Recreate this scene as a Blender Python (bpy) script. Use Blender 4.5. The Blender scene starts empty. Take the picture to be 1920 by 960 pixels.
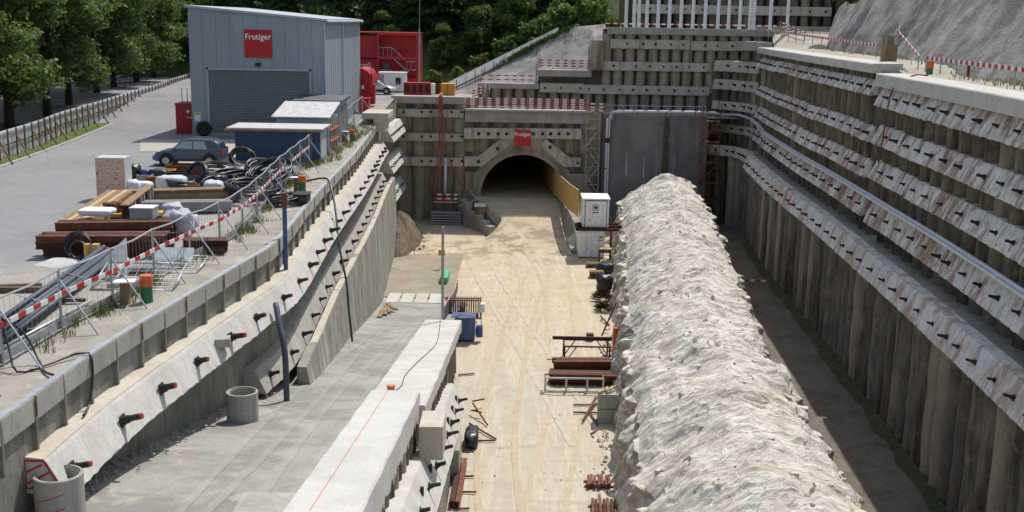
import bpy, math, random
import numpy as np
from mathutils import Vector, Matrix, noise as mn
R=math.radians
random.seed(7); rng=np.random.RandomState(7)
sc=bpy.context.scene
# ---------------- camera, sky, sun, exposure ----------------
FP=2100.; CZ=21.6; TH=math.atan(440/FP); ROLL=R(1.0)
c_,s_=math.cos(TH),math.sin(TH)
fw=Vector((0,c_,-s_)); up0=Vector((0,s_,c_)); rt0=Vector((1,0,0))
rt=rt0*math.cos(ROLL)+up0*math.sin(ROLL); up=up0*math.cos(ROLL)-rt0*math.sin(ROLL)
cam=bpy.data.objects.new('camera',bpy.data.cameras.new('camera')); sc.collection.objects.link(cam)
m=Matrix.Identity(4)
for i in range(3): m[i][0]=rt[i]; m[i][1]=up[i]; m[i][2]=-fw[i]
m[2][3]=CZ; cam.matrix_world=m
cam.data.sensor_width=36; cam.data.lens=36*FP/1920; cam.data.clip_end=3000; cam.data.clip_start=.5
sc.camera=cam
SUN_AZ=R(24); SUN_EL=R(57)       # azimuth measured from +Y towards +X
w=bpy.data.worlds.new('World'); sc.world=w; w.use_nodes=True
nt=w.node_tree; bg=nt.nodes['Background']; sky=nt.nodes.new('ShaderNodeTexSky'); sky.sky_type='NISHITA'
sky.sun_disc=False; sky.sun_elevation=SUN_EL; sky.sun_rotation=SUN_AZ; sky.air_density=1.2; sky.dust_density=1.5
hs=nt.nodes.new('ShaderNodeHueSaturation'); hs.inputs['Saturation'].default_value=.72; nt.links.new(sky.outputs[0],hs.inputs['Color']); nt.links.new(hs.outputs[0],bg.inputs[0]); bg.inputs[1].default_value=.15
sun=bpy.data.objects.new('sun',bpy.data.lights.new('sun','SUN')); sc.collection.objects.link(sun)
sun.data.energy=4.3; sun.data.angle=R(.5); sun.data.color=(1,.955,.88)
sd=Vector((math.sin(SUN_AZ)*math.cos(SUN_EL),math.cos(SUN_AZ)*math.cos(SUN_EL),math.sin(SUN_EL)))
sun.rotation_euler=sd.to_track_quat('Z','Y').to_euler()
sc.view_settings.view_transform='Standard'; sc.view_settings.look='None'; sc.view_settings.exposure=0.0; sc.view_settings.gamma=1
sc.render.resolution_x=1024; sc.render.resolution_y=512

# ---------------- helpers ----------------
def ray(x,y): return fw+rt*((x-960)/FP)+up*((480-y)/FP)
def G(x,y,z=12.0):
    r=ray(x,y); t=(z-CZ)/r.z; return Vector((r.x*t,r.y*t,z))
def D(x,y,Y):
    r=ray(x,y); t=Y/r.y; return Vector((r.x*t,Y,CZ+r.z*t))
class MB:
    def __init__(s): s.v=[]; s.f=[]; s.mi=[]
    def add(s,vs,fs,mi=0):
        b=len(s.v); s.v.extend([tuple(v) for v in vs]); s.f.extend([tuple(b+i for i in f) for f in fs]); s.mi.extend([mi]*len(fs)); return s
    def box(s,c,d,rz=0,mi=0,M=None):
        x,y,z=d[0]/2,d[1]/2,d[2]/2
        vs=[Vector(p) for p in ((-x,-y,-z),(x,-y,-z),(x,y,-z),(-x,y,-z),(-x,-y,z),(x,-y,z),(x,y,z),(-x,y,z))]
        if M is None: M=Matrix.Rotation(rz,3,'Z')
        c=Vector(c); vs=[M@v+c for v in vs]
        return s.add(vs,[(0,3,2,1),(4,5,6,7),(0,1,5,4),(1,2,6,5),(2,3,7,6),(3,0,4,7)],mi)
    def bar(s,a,b,wd,ht,mi=0):   # rectangular bar a->b
        a=Vector(a);b=Vector(b);d=b-a;L=d.length; t=d/L
        upv=Vector((0,0,1)) if abs(t.z)<.95 else Vector((0,1,0))
        sx=t.cross(upv).normalized(); uz=sx.cross(t)
        M=Matrix((sx,t,uz)).transposed()
        return s.box((a+b)/2,(wd,L,ht),M=M,mi=mi)
    def tube(s,pts,r,n=8,mi=0,cap=True,closed=False):
        pts=[Vector(p) for p in pts]; N=len(pts); rr=r if isinstance(r,(list,tuple)) else [r]*N
        b=len(s.v); prev=None
        for i,p in enumerate(pts):
            if closed: t=(pts[(i+1)%N]-pts[i-1])
            else: t=pts[min(i+1,N-1)]-pts[max(i-1,0)]
            t=t.normalized() if t.length>1e-9 else Vector((0,0,1))
            if prev is None: a=Vector((0,0,1)) if abs(t.z)<.9 else Vector((1,0,0)); sx=t.cross(a).normalized()
            else:
                sx=prev-t*prev.dot(t); sx=sx.normalized() if sx.length>1e-6 else t.cross(Vector((0,0,1))).normalized()
            prev=sx; sy=t.cross(sx)
            for k in range(n):
                a=2*math.pi*k/n; s.v.append(tuple(p+(sx*math.cos(a)+sy*math.sin(a))*rr[i]))
        K=N if closed else N-1
        for i in range(K):
            j=(i+1)%N
            for k in range(n):
                s.f.append((b+i*n+k,b+i*n+(k+1)%n,b+j*n+(k+1)%n,b+j*n+k)); s.mi.append(mi)
        if cap and not closed:
            s.f.append(tuple(b+k for k in range(n))[::-1]); s.f.append(tuple(b+(N-1)*n+k for k in range(n))); s.mi+= [mi,mi]
        return s
    def lathe(s,c,prof,n=24,mi=0):  # prof (r,z)
        b=len(s.v); c=Vector(c)
        for r,z in prof:
            for k in range(n):
                a=2*math.pi*k/n; s.v.append((c.x+r*math.cos(a),c.y+r*math.sin(a),c.z+z))
        for i in range(len(prof)-1):
            for k in range(n):
                s.f.append((b+i*n+k,b+i*n+(k+1)%n,b+(i+1)*n+(k+1)%n,b+(i+1)*n+k)); s.mi.append(mi)
        return s
    def sweep(s,path,prof,side=1,jag=None,wob=0,mi=0,caps=True):
        # path: (x,y) or (x,y,z0); prof: closed list (off,z); side=+1 offsets to the right of travel
        P3=[Vector((p[0],p[1],p[2] if len(p)>2 else 0)) for p in path]; N=len(P3); n=len(prof); b=len(s.v)
        for i,p in enumerate(P3):
            t=P3[min(i+1,N-1)]-P3[max(i-1,0)]; t.z=0; t.normalize(); nn=Vector((t.y,-t.x,0))*side
            for k,(o,z) in enumerate(prof):
                dz=0; do=0
                if jag and k in jag: dz=-jag[k]*(random.random()**1.5)
                if wob: do=wob*mn.noise(Vector((p.x*.6+k*3,p.y*.6,z)))
                q=p+nn*(o+do); s.v.append((q.x,q.y,p.z+z+dz))
        for i in range(N-1):
            for k in range(n):
                k2=(k+1)%n; f=(b+i*n+k,b+i*n+k2,b+(i+1)*n+k2,b+(i+1)*n+k)
                s.f.append(f if side<0 else f[::-1]); s.mi.append(mi)
        if caps:
            s.f.append(tuple(b+k for k in range(n))); s.f.append(tuple(b+(N-1)*n+k for k in range(n))[::-1]); s.mi+=[mi,mi]
        return s
    def grid(s,pts,nu,nv,mi=0):
        b=len(s.v); s.v.extend([tuple(p) for p in pts])
        for i in range(nu-1):
            for j in range(nv-1):
                s.f.append((b+i*nv+j,b+i*nv+j+1,b+(i+1)*nv+j+1,b+(i+1)*nv+j)); s.mi.append(mi)
        return s
    def build(s,name,mats,parent=None,smooth=False,bevel=0):
        me=bpy.data.meshes.new(name); me.from_pydata(s.v,[],s.f)
        if not isinstance(mats,(list,tuple)): mats=[mats]
        for q in mats: me.materials.append(q)
        if len(mats)>1: me.polygons.foreach_set('material_index',s.mi)
        if smooth:
            me.polygons.foreach_set('use_smooth',[True]*len(me.polygons))
        me.update(); o=bpy.data.objects.new(name,me); sc.collection.objects.link(o)
        if bevel:
            md=o.modifiers.new('bevel','BEVEL'); md.width=bevel; md.segments=2; md.limit_method='ANGLE'
        if parent is not None:
            o.parent=parent; o.matrix_parent_inverse=Matrix.Translation(-parent.location) if parent.type=='EMPTY' and parent.rotation_euler.z==0 else Matrix.Identity(4)
        return o
def tag(o,label=None,cat=None,group=None,kind=None):
    if label and cat: o['kind']='thing'
    if label: o['label']=label
    if cat: o['category']=cat
    if group: o['group']=group
    if kind: o['kind']=kind
    return o
def thing(name,label,cat,loc=(0,0,0),group=None,rz=0,local=False):
    o=bpy.data.objects.new(name,None); sc.collection.objects.link(o); o.location=loc; o.rotation_euler=(0,0,rz); o.empty_display_size=.3
    tag(o,label,cat,group)
    return o
def kids(o): return [c for c in sc.collection.objects if c.parent==o]
def dup(o,loc=None,rz=None,label=None,group=None,scale=None,parent=None):
    def cp(q,par):
        c=q.copy(); sc.collection.objects.link(c)
        if par is not None: c.parent=par
        for k in kids(q): cp(k,c)
        return c
    r=cp(o,parent)
    if loc is not None: r.location=loc
    if rz is not None: r.rotation_euler[2]=rz
    if scale is not None: r.scale=(scale,)*3 if not isinstance(scale,(tuple,list)) else scale
    if label: r['label']=label
    if group: r['group']=group
    return r
def L(mb,name,mats,parent,**k):  # local-space part: mesh coordinates are relative to the thing
    o=mb.build(name,mats,None,**k); o.parent=parent; return o
def resample(path,step):
    P3=[Vector(tuple(p)+((0,) if len(p)==2 else ())) for p in path]
    # catmull-rom
    out=[]
    for i in range(len(P3)-1):
        p0=P3[max(i-1,0)];p1=P3[i];p2=P3[i+1];p3=P3[min(i+2,len(P3)-1)]
        n=max(1,int((p2-p1).length/step+.5))
        for k in range(n):
            t=k/n
            out.append(.5*((2*p1)+(p2-p0)*t+(2*p0-5*p1+4*p2-p3)*t*t+(3*p1-p0-3*p2+p3)*t**3))
    out.append(P3[-1]); return out
def offs(path,d):   # offset to the right of travel
    o=[];N=len(path)
    for i,p in enumerate(path):
        t=path[min(i+1,N-1)]-path[max(i-1,0)]; t=Vector((t.x,t.y,0)).normalized()
        o.append(Vector((p.x+t.y*d,p.y-t.x*d,p.z)))
    return o
def arclen(path):
    a=[0]
    for i in range(1,len(path)): a.append(a[-1]+(path[i]-path[i-1]).length)
    return a
def at(path,al,s):
    s=max(0,min(s,al[-1]-1e-6)); i=int(np.searchsorted(al,s,side='right'))-1; i=min(i,len(path)-2)
    f=(s-al[i])/(al[i+1]-al[i]); p=path[i].lerp(path[i+1],f); t=(path[i+1]-path[i]); t.z=0; return p,t.normalized()
ORD=['first','second','third','fourth','fifth','sixth','seventh','eighth','ninth','tenth','eleventh','twelfth','thirteenth','fourteenth','fifteenth','sixteenth','seventeenth','eighteenth']

# ---------------- materials ----------------
def newmat(name):
    m=bpy.data.materials.new(name); m.use_nodes=True; nt=m.node_tree; return m,nt,nt.nodes['Principled BSDF']
def N(nt,t,**k):
    n=nt.nodes.new(t)
    for a,b in k.items(): setattr(n,a,b)
    return n
def coords(nt,scale=(1,1,1),obj=False):
    if obj: g=N(nt,'ShaderNodeTexCoord').outputs['Object']
    else: g=N(nt,'ShaderNodeNewGeometry').outputs['Position']
    mp=N(nt,'ShaderNodeMapping'); mp.inputs['Scale'].default_value=scale; nt.links.new(g,mp.inputs[0]); return mp.outputs[0]
def noi(nt,vec,scale,detail=5,rough=.6,dist=0):
    n=N(nt,'ShaderNodeTexNoise'); n.inputs['Scale'].default_value=scale; n.inputs['Detail'].default_value=detail; n.inputs['Roughness'].default_value=rough; n.inputs['Distortion'].default_value=dist
    nt.links.new(vec,n.inputs['Vector']); return n.outputs['Fac']
def ramp(nt,fac,a,b,lo=0.,hi=1.):
    r=N(nt,'ShaderNodeMapRange'); r.inputs[1].default_value=a; r.inputs[2].default_value=b; r.inputs[3].default_value=lo; r.inputs[4].default_value=hi; nt.links.new(fac,r.inputs[0]); return r.outputs[0]
def mix(nt,fac,A,B,mode='MIX'):
    m=N(nt,'ShaderNodeMix'); m.data_type='RGBA'; m.blend_type=mode
    if isinstance(fac,(int,float)): m.inputs[0].default_value=fac
    else: nt.links.new(fac,m.inputs[0])
    for i,c in ((6,A),(7,B)):
        if isinstance(c,(tuple,list)): m.inputs[i].default_value=(*c[:3],1)
        else: nt.links.new(c,m.inputs[i])
    return m.outputs[2]
def bump(nt,bs,h,strength=.3,dist=.05):
    b=N(nt,'ShaderNodeBump'); b.inputs['Strength'].default_value=strength; b.inputs['Distance'].default_value=dist
    nt.links.new(h,b.inputs['Height']); nt.links.new(b.outputs[0],bs.inputs['Normal'])
def surf(name,c1,c2,scale=.6,fine=6,rough=.9,streak=None,streak_amt=.5,stain=None,stain_amt=.5,bmp=.3,bd=.03,third=None,sz=.12,sfreq=2.2,obj=False,lo=.38,hi=.62,orand=0,wide=None):
    """general weathered surface: two tones at two scales, vertical streaks, patchy stains"""
    m,nt,bs=newmat(name); v=coords(nt,obj=obj)
    n1=noi(nt,v,scale,6,.65,.4); n2=noi(nt,v,fine,5,.7)
    col=mix(nt,ramp(nt,n1,lo,hi),c1,c2)
    col=mix(nt,ramp(nt,n2,.3,.7,0,.55),col,tuple(x*.72 for x in c1))
    if third: col=mix(nt,ramp(nt,noi(nt,v,scale*2.7,4,.6,1.),.56,.68,0,.7),col,third)
    if streak:
        vs=coords(nt,(1,1,sz),obj=obj); n3=noi(nt,vs,sfreq,5,.7,.2)
        col=mix(nt,ramp(nt,n3,.5,.66,0,streak_amt),col,streak)
    if stain:
        n4=noi(nt,v,scale*1.7,6,.75,1.2); col=mix(nt,ramp(nt,n4,.55,.7,0,stain_amt),col,stain)
    if wide:
        n5=noi(nt,coords(nt,(1,1,.14),obj=obj),.8,7,.82,.3); col=mix(nt,ramp(nt,n5,.515,.56,0,.85),col,wide)
        n6=noi(nt,coords(nt,(1,1,.2),obj=obj),3.2,6,.8,.3); col=mix(nt,ramp(nt,n6,.56,.66,0,.7),col,tuple(x*.6 for x in wide))
    if orand:
        oi=N(nt,'ShaderNodeObjectInfo'); col=mix(nt,ramp(nt,oi.outputs['Random'],0,1,orand,0),col,tuple(x*.3 for x in c1)); col=mix(nt,ramp(nt,oi.outputs['Random'],.8,.95,0,.45),col,(.42,.36,.27))
    nt.links.new(col,bs.inputs['Base Color']); bs.inputs['Roughness'].default_value=rough; bs.inputs['Specular IOR Level'].default_value=.25
    if bmp: bump(nt,bs,n2,bmp,bd)
    return m
def paint(name,c,rough=.5,metal=0,var=.12,scale=3,dirt=None,dirt_amt=.3,obj=False):
    m,nt,bs=newmat(name); v=coords(nt,obj=obj); n=noi(nt,v,scale,5,.65)
    col=mix(nt,ramp(nt,n,.35,.65,0,1),tuple(x*(1-var) for x in c),tuple(min(1,x*(1+var)) for x in c))
    if dirt: col=mix(nt,ramp(nt,noi(nt,coords(nt,(1,1,.3),obj=obj),scale*.8,6,.7,.5),.5,.72,0,dirt_amt),col,dirt)
    nt.links.new(col,bs.inputs['Base Color']); bs.inputs['Roughness'].default_value=rough; bs.inputs['Metallic'].default_value=metal
    bump(nt,bs,n,.08,.01)
    return m
def axis_cond(nt,comp,a,b):   # smooth 0..1 between world coordinates a and b
    g=N(nt,'ShaderNodeNewGeometry'); s=N(nt,'ShaderNodeSeparateXYZ'); nt.links.new(g.outputs['Position'],s.inputs[0]); return ramp(nt,s.outputs[comp],a,b)
def math2(nt,op,a,b):
    n=N(nt,'ShaderNodeMath',operation=op)
    for i,x in enumerate((a,b)):
        if isinstance(x,(int,float)): n.inputs[i].default_value=x
        else: nt.links.new(x,n.inputs[i])
    return n.outputs[0]
M={}
M['conc']=surf('weathered_concrete',(.36,.345,.31),(.47,.455,.42),.5,7,streak=(.2,.185,.16),streak_amt=.45,stain=(.25,.22,.17),stain_amt=.3)
M['conc_light']=surf('pale_concrete',(.5,.485,.45),(.62,.605,.57),.7,8,streak=(.34,.31,.27),streak_amt=.3,stain=(.38,.34,.28),stain_amt=.3,bd=.02)
M['conc_ledge']=surf('dusty_ledge_concrete',(.48,.42,.34),(.58,.54,.46),.7,8)
M['conc_left']=surf('left_wall_concrete',(.20,.2,.165),(.33,.325,.28),.8,9,streak=(.1,.1,.085),streak_amt=.75,stain=(.4,.37,.3),stain_amt=.35,sfreq=1.6)
M['conc_smooth']=surf('smooth_shotcrete_wall',(.23,.23,.195),(.33,.325,.28),.5,9,streak=(.55,.54,.48),streak_amt=.6,sfreq=1.3,sz=.08,stain=(.17,.17,.14),stain_amt=.5)
M['waler_right']=surf('rust_streaked_concrete',(.66,.64,.6),(.8,.785,.75),.9,8,streak=(.17,.085,.055),streak_amt=.95,sfreq=1.15,sz=.1,stain=(.3,.18,.13),stain_amt=.55,wide=(.3,.17,.11))
M['waler_low']=surf('lower_waler_concrete',(.58,.57,.55),(.7,.69,.67),.8,8,wide=(.36,.24,.17),streak=(.26,.17,.12),streak_amt=.6,sfreq=1.3,sz=.14)
M['waler_back']=surf('back_waler_concrete',(.47,.44,.37),(.6,.57,.49),.6,8,streak=(.2,.16,.12),streak_amt=.6,sfreq=1.6,sz=.14)
M['pile']=surf('dark_bored_pile',(.16,.145,.125),(.31,.28,.235),.7,6,streak=(.035,.03,.027),streak_amt=.95,sfreq=1.2,sz=.1,stain=(.4,.32,.22),stain_amt=.6,bmp=.9,bd=.1,orand=.55)
M['pile_up']=surf('upper_bored_pile',(.13,.115,.085),(.27,.235,.175),.8,6,streak=(.035,.03,.023),streak_amt=.9,sfreq=1.3,sz=.12,stain=(.3,.2,.13),stain_amt=.4,bmp=.6,bd=.06,orand=.4)
M['infill']=surf('shaded_infill_shotcrete',(.03,.027,.022),(.07,.062,.05),.9,5,streak=(.03,.03,.027),streak_amt=.7,bmp=.6,bd=.08)  # near-black colour carries the shade of the gaps between the piles
M['portal']=surf('portal_wall_concrete',(.31,.275,.2),(.46,.41,.31),.45,6,streak=(.1,.09,.075),streak_amt=.75,sfreq=.9,sz=.12,stain=(.2,.17,.12),stain_amt=.5)
M['grey_wall']=surf('grey_cast_wall',(.18,.18,.178),(.29,.285,.275),.3,6,streak=(.08,.07,.055),streak_amt=.6,sfreq=.55,sz=.1)
M['shot']=surf('grey_shotcrete_slope',(.24,.235,.225),(.42,.405,.385),.3,5,streak=(.12,.115,.11),streak_amt=.8,sfreq=.7,sz=.22,stain=(.48,.46,.43),stain_amt=.5,bmp=1.,bd=.2)
M['steel']=paint('galvanised_steel',(.42,.44,.46),.45,.6,dirt=(.2,.17,.14),dirt_amt=.3)
M['dark_steel']=paint('dark_anchor_steel',(.035,.03,.03),.55,.4)
M['rust']=surf('rusty_steel',(.13,.05,.03),(.24,.1,.055),3,20,rough=.8,third=(.08,.04,.03),obj=True)
M['rust_dark']=surf('dark_rusty_steel',(.05,.022,.018),(.1,.04,.03),3,20,rough=.75,obj=True)
M['red_tip']=paint('red_cap_paint',(.35,.04,.03),.5)
M['red']=paint('red_container_paint',(.42,.012,.018),.42,dirt=(.15,.02,.02),dirt_amt=.35)
M['sign_red']=paint('sign_red',(.50,.008,.014),.45,var=.03)
M['white']=paint('white_paint',(.8,.81,.82),.45,dirt=(.45,.42,.37),dirt_amt=.3)
M['white_flat']=paint('sign_white',(.85,.85,.85),.5,var=.02)
M['black']=paint('black_plastic',(.018,.018,.022),.38,var=.2)
M['grey_plastic']=paint('slate_grey_pipe',(.06,.075,.105),.6,var=.1)
M['rubber']=paint('tyre_rubber',(.02,.02,.02),.8)
M['blue']=paint('blue_container_paint',(.035,.085,.19),.5,dirt=(.12,.1,.08),dirt_amt=.25)
M['blue_skip']=paint('blue_tank_paint',(.03,.085,.24),.4,dirt=(.3,.25,.18),dirt_amt=.5)
M['roof']=paint('pale_roof_sheet',(.5,.5,.5),.55,dirt=(.2,.14,.1),dirt_amt=.6)
M['roof_dark']=paint('dark_roof_felt',(.07,.08,.09),.7)
M['wood']=surf('weathered_timber',(.24,.155,.085),(.38,.26,.15),2,14,obj=True,streak=(.22,.15,.09),streak_amt=.4)
M['wood_pale']=surf('pale_new_timber',(.46,.33,.18),(.56,.42,.25),2,14,obj=True)
M['wood_dark']=surf('dark_timber',(.13,.085,.055),(.22,.15,.1),2,14,obj=True)
M['wood_grey']=surf('grey_boards',(.3,.3,.31),(.42,.41,.42),2,12,streak=(.2,.19,.19),streak_amt=.4)
M['yellow']=paint('yellow_plastic',(.62,.38,.03),.45)
M['ochre']=surf('ochre_hoarding',(.62,.39,.12),(.7,.46,.16),.5,7,rough=.7,streak=(.4,.25,.09),streak_amt=.4,sfreq=2)
M['orange']=paint('orange_plastic',(.62,.13,.03),.45)
M['green']=paint('green_plastic',(.02,.16,.06),.45)
M['green_light']=paint('light_green_cover',(.05,.42,.2),.5)
M['plaster']=paint('silver_cladding',(.31,.36,.41),.5,.0,var=.04,scale=.5,dirt=(.2,.21,.22),dirt_amt=.45)
M['door_grey']=paint('roller_door_grey',(.20,.23,.24),.5,var=.05)
M['trim']=paint('pale_trim',(.42,.46,.5),.45,var=.04)
M['carpaint']=paint('slate_blue_car_paint',(.1,.125,.18),.25,.4,var=.02)
M['carwhite']=paint('silver_white_car_paint',(.6,.63,.66),.25,.3,var=.02)
M['film']=surf('wrapped_film',(.62,.63,.66),(.75,.76,.78),3,12,rough=.35,third=(.35,.36,.4),bmp=.6,bd=.08)
M['film_lilac']=surf('lilac_plastic_sacks',(.42,.42,.55),(.7,.68,.74),5,14,rough=.35,third=(.5,.25,.25),bmp=.6,bd=.08)
M['paper']=surf('white_sacks',(.66,.67,.69),(.76,.77,.78),3,12,third=(.45,.46,.5))
M['soil']=surf('brown_spoil',(.14,.11,.075),(.27,.215,.15),1.2,7,bmp=.9,bd=.15)
M['hose']=paint('red_hose',(.34,.075,.04),.5)
M['insul']=paint('white_pipe_wrap',(.62,.63,.66),.4,var=.06,dirt=(.3,.28,.3),dirt_amt=.4)
def glass():
    m,nt,bs=newmat('dark_glass'); bs.inputs['Base Color'].default_value=(.03,.045,.05,1); bs.inputs['Roughness'].default_value=.08; bs.inputs['Specular IOR Level'].default_value=.9; return m
M['glass']=glass()
m,nt,bs=newmat('pale_glass'); bs.inputs['Base Color'].default_value=(.32,.4,.4,1); bs.inputs['Roughness'].default_value=.15; M['glass_pale']=m
# red and white banded boards: band along the object's own length (x)
def banded(name,period,axis=0):
    m,nt,bs=newmat(name); tc=N(nt,'ShaderNodeTexCoord'); s=N(nt,'ShaderNodeSeparateXYZ'); nt.links.new(tc.outputs['Object'],s.inputs[0])
    f=math2(nt,'FRACT',math2(nt,'MULTIPLY',s.outputs[axis],1/period),0); g=math2(nt,'GREATER_THAN',f,.5)
    n=noi(nt,tc.outputs['Object'],4,4,.6)
    col=mix(nt,g,(.42,.015,.02),(.72,.72,.72)); col=mix(nt,ramp(nt,n,.5,.75,0,.35),col,(.35,.3,.27))
    nt.links.new(col,bs.inputs['Base Color']); bs.inputs['Roughness'].default_value=.5; return m
M['band']=banded('red_white_band',.9); M['band2']=banded('red_white_band_wide',1.7)
# ground materials
def ground_pit():
    m,nt,bs=newmat('sandy_pit_floor'); v=coords(nt)
    n1=noi(nt,v,.09,6,.6,.8); n2=noi(nt,v,.5,6,.7,.5); n3=noi(nt,v,5,5,.75); nl=noi(nt,coords(nt,(1,.09,1)),1.1,7,.7,2.2); n5=noi(nt,coords(nt,(.12,1,1)),.9,6,.6,1.2)
    far=axis_cond(nt,1,52,85)
    fac=math2(nt,'ADD',math2(nt,'MULTIPLY',far,.55),ramp(nt,n1,.3,.7,-.1,.5))
    col=mix(nt,fac,(.46,.43,.365),(.56,.44,.285))
    col=mix(nt,ramp(nt,n2,.48,.62,0,.6),col,(.4,.34,.24))
    col=mix(nt,ramp(nt,nl,.5,.6,0,.65),col,(.6,.55,.45))
    col=mix(nt,ramp(nt,n5,.56,.66,0,.5),col,(.36,.31,.23))
    col=mix(nt,ramp(nt,n3,.35,.7,0,.35),col,(.38,.34,.27))
    wet=math2(nt,'MULTIPLY',axis_cond(nt,1,98,104),axis_cond(nt,1,115,110)); wet=math2(nt,'MULTIPLY',wet,ramp(nt,n2,.48,.56))
    col=mix(nt,math2(nt,'MULTIPLY',wet,.75),col,(.27,.21,.13))
    nt.links.new(col,bs.inputs['Base Color']); bs.inputs['Roughness'].default_value=.95; bs.inputs['Specular IOR Level'].default_value=.2
    h=math2(nt,'ADD',n3,math2(nt,'MULTIPLY',nl,.6)); bump(nt,bs,h,.5,.06); return m
M['pit']=ground_pit()
M['ramp']=surf('ramp_concrete',(.28,.27,.25),(.42,.405,.375),.35,14,third=(.48,.44,.36),stain=(.2,.195,.175),stain_amt=.7,bmp=.8,bd=.07,lo=.42,hi=.58)
M['slab']=surf('rough_slab_concrete',(.54,.53,.5),(.64,.63,.6),.5,12,stain=(.42,.4,.36),stain_amt=.4,bmp=.8,bd=.05)
M['channel']=surf('dark_channel_floor',(.13,.11,.085),(.21,.185,.15),.4,5,third=(.07,.075,.045),stain=(.26,.24,.2),stain_amt=.5)  # darker and browner than the pit floor, with random patches
M['gravel']=surf('yard_gravel',(.3,.275,.235),(.42,.39,.34),.5,16,third=(.5,.47,.42),stain=(.2,.18,.13),stain_amt=.4,bmp=.8,bd=.05)
def ground_yard():
    m,nt,bs=newmat('yard_asphalt'); v=coords(nt); n1=noi(nt,v,.12,6,.6,.6); n2=noi(nt,v,1.2,6,.7,.5); n3=noi(nt,v,9,4,.8)
    col=mix(nt,ramp(nt,n1,.3,.7),(.185,.185,.2),(.275,.275,.29)); col=mix(nt,ramp(nt,n2,.5,.68,0,.5),col,(.2,.19,.19)); 
    g=mix(nt,ramp(nt,n3,.35,.65),(.24,.21,.18),(.44,.41,.36))
    near=math2(nt,'ADD',axis_cond(nt,1,43.5,40),math2(nt,'MULTIPLY',ramp(nt,n2,.4,.6,-.4,.4),1)); 
    nearx=math2(nt,'MULTIPLY',axis_cond(nt,0,-19.5,-18.),1.0)
    nc=N(nt,'ShaderNodeClamp'); nt.links.new(math2(nt,'MAXIMUM',near,math2(nt,'MULTIPLY',nearx,math2(nt,'MULTIPLY',axis_cond(nt,1,60,55),.8))),nc.inputs[0])
    col=mix(nt,nc.outputs[0],col,g); col=mix(nt,ramp(nt,n3,.3,.7,0,.2),col,(.15,.14,.13))
    vor=N(nt,'ShaderNodeTexVoronoi'); vor.feature='DISTANCE_TO_EDGE'; vor.inputs['Scale'].default_value=.13; nt.links.new(coords(nt,(1,.6,1)),vor.inputs['Vector'])
    col=mix(nt,ramp(nt,vor.outputs['Distance'],.004,.0,0,.7),col,(.1,.1,.1))
    nt.links.new(col,bs.inputs['Base Color']); bs.inputs['Roughness'].default_value=.9; bump(nt,bs,n3,.5,.03); return m
M['yard']=ground_yard()
M['apron']=surf('pale_concrete_apron',(.38,.36,.33),(.48,.46,.42),.4,8)
M['kerb']=surf('kerb_stone',(.4,.39,.37),(.5,.49,.46),1,8)
M['grass']=surf('grass_verge',(.07,.13,.025),(.12,.17,.04),1.5,14,third=(.2,.17,.07),bmp=.9,bd=.08)
M['hill']=surf('hillside_ground',(.02,.035,.012),(.05,.075,.02),.25,4,bmp=.8,bd=.3)
M['terrace']=surf('terrace_soil',(.33,.3,.25),(.45,.42,.36),.5,8,third=(.12,.15,.05))
def leafmat(name,c1,c2,c3):
    m,nt,bs=newmat(name); v=coords(nt); oi=N(nt,'ShaderNodeObjectInfo')
    n=noi(nt,v,.45,4,.6); n2=noi(nt,v,3,3,.6)
    col=mix(nt,ramp(nt,n,.35,.65),c1,c2); col=mix(nt,ramp(nt,n2,.45,.7,0,.8),col,c3); col=mix(nt,ramp(nt,oi.outputs['Random'],0,1,0,.35),col,c1)
    nt.links.new(col,bs.inputs['Base Color']); bs.inputs['Roughness'].default_value=.55; bs.inputs['Specular IOR Level'].default_value=.35
    tr=N(nt,'ShaderNodeBsdfTranslucent'); nt.links.new(mix(nt,.5,col,(.16,.22,.03)),tr.inputs[0]); ms=N(nt,'ShaderNodeMixShader'); ms.inputs[0].default_value=.42
    out=nt.nodes['Material Output']; nt.links.new(bs.outputs[0],ms.inputs[1]); nt.links.new(tr.outputs[0],ms.inputs[2]); nt.links.new(ms.outputs[0],out.inputs[0]); return m
M['leaf']=leafmat('broadleaf_foliage',(.085,.14,.04),(.13,.195,.06),(.19,.245,.1))
M['leaf_bright']=leafmat('bright_foliage',(.07,.13,.025),(.12,.19,.04),(.17,.24,.06))
M['leaf_dark']=leafmat('dark_conifer_foliage',(.04,.07,.028),(.065,.105,.038),(.1,.145,.045))
M['weed']=leafmat('weed_foliage',(.09,.12,.045),(.15,.16,.07),(.26,.23,.13))
M['bark']=surf('bark',(.04,.032,.025),(.075,.06,.045),2,9,bmp=.8,bd=.06)
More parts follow.
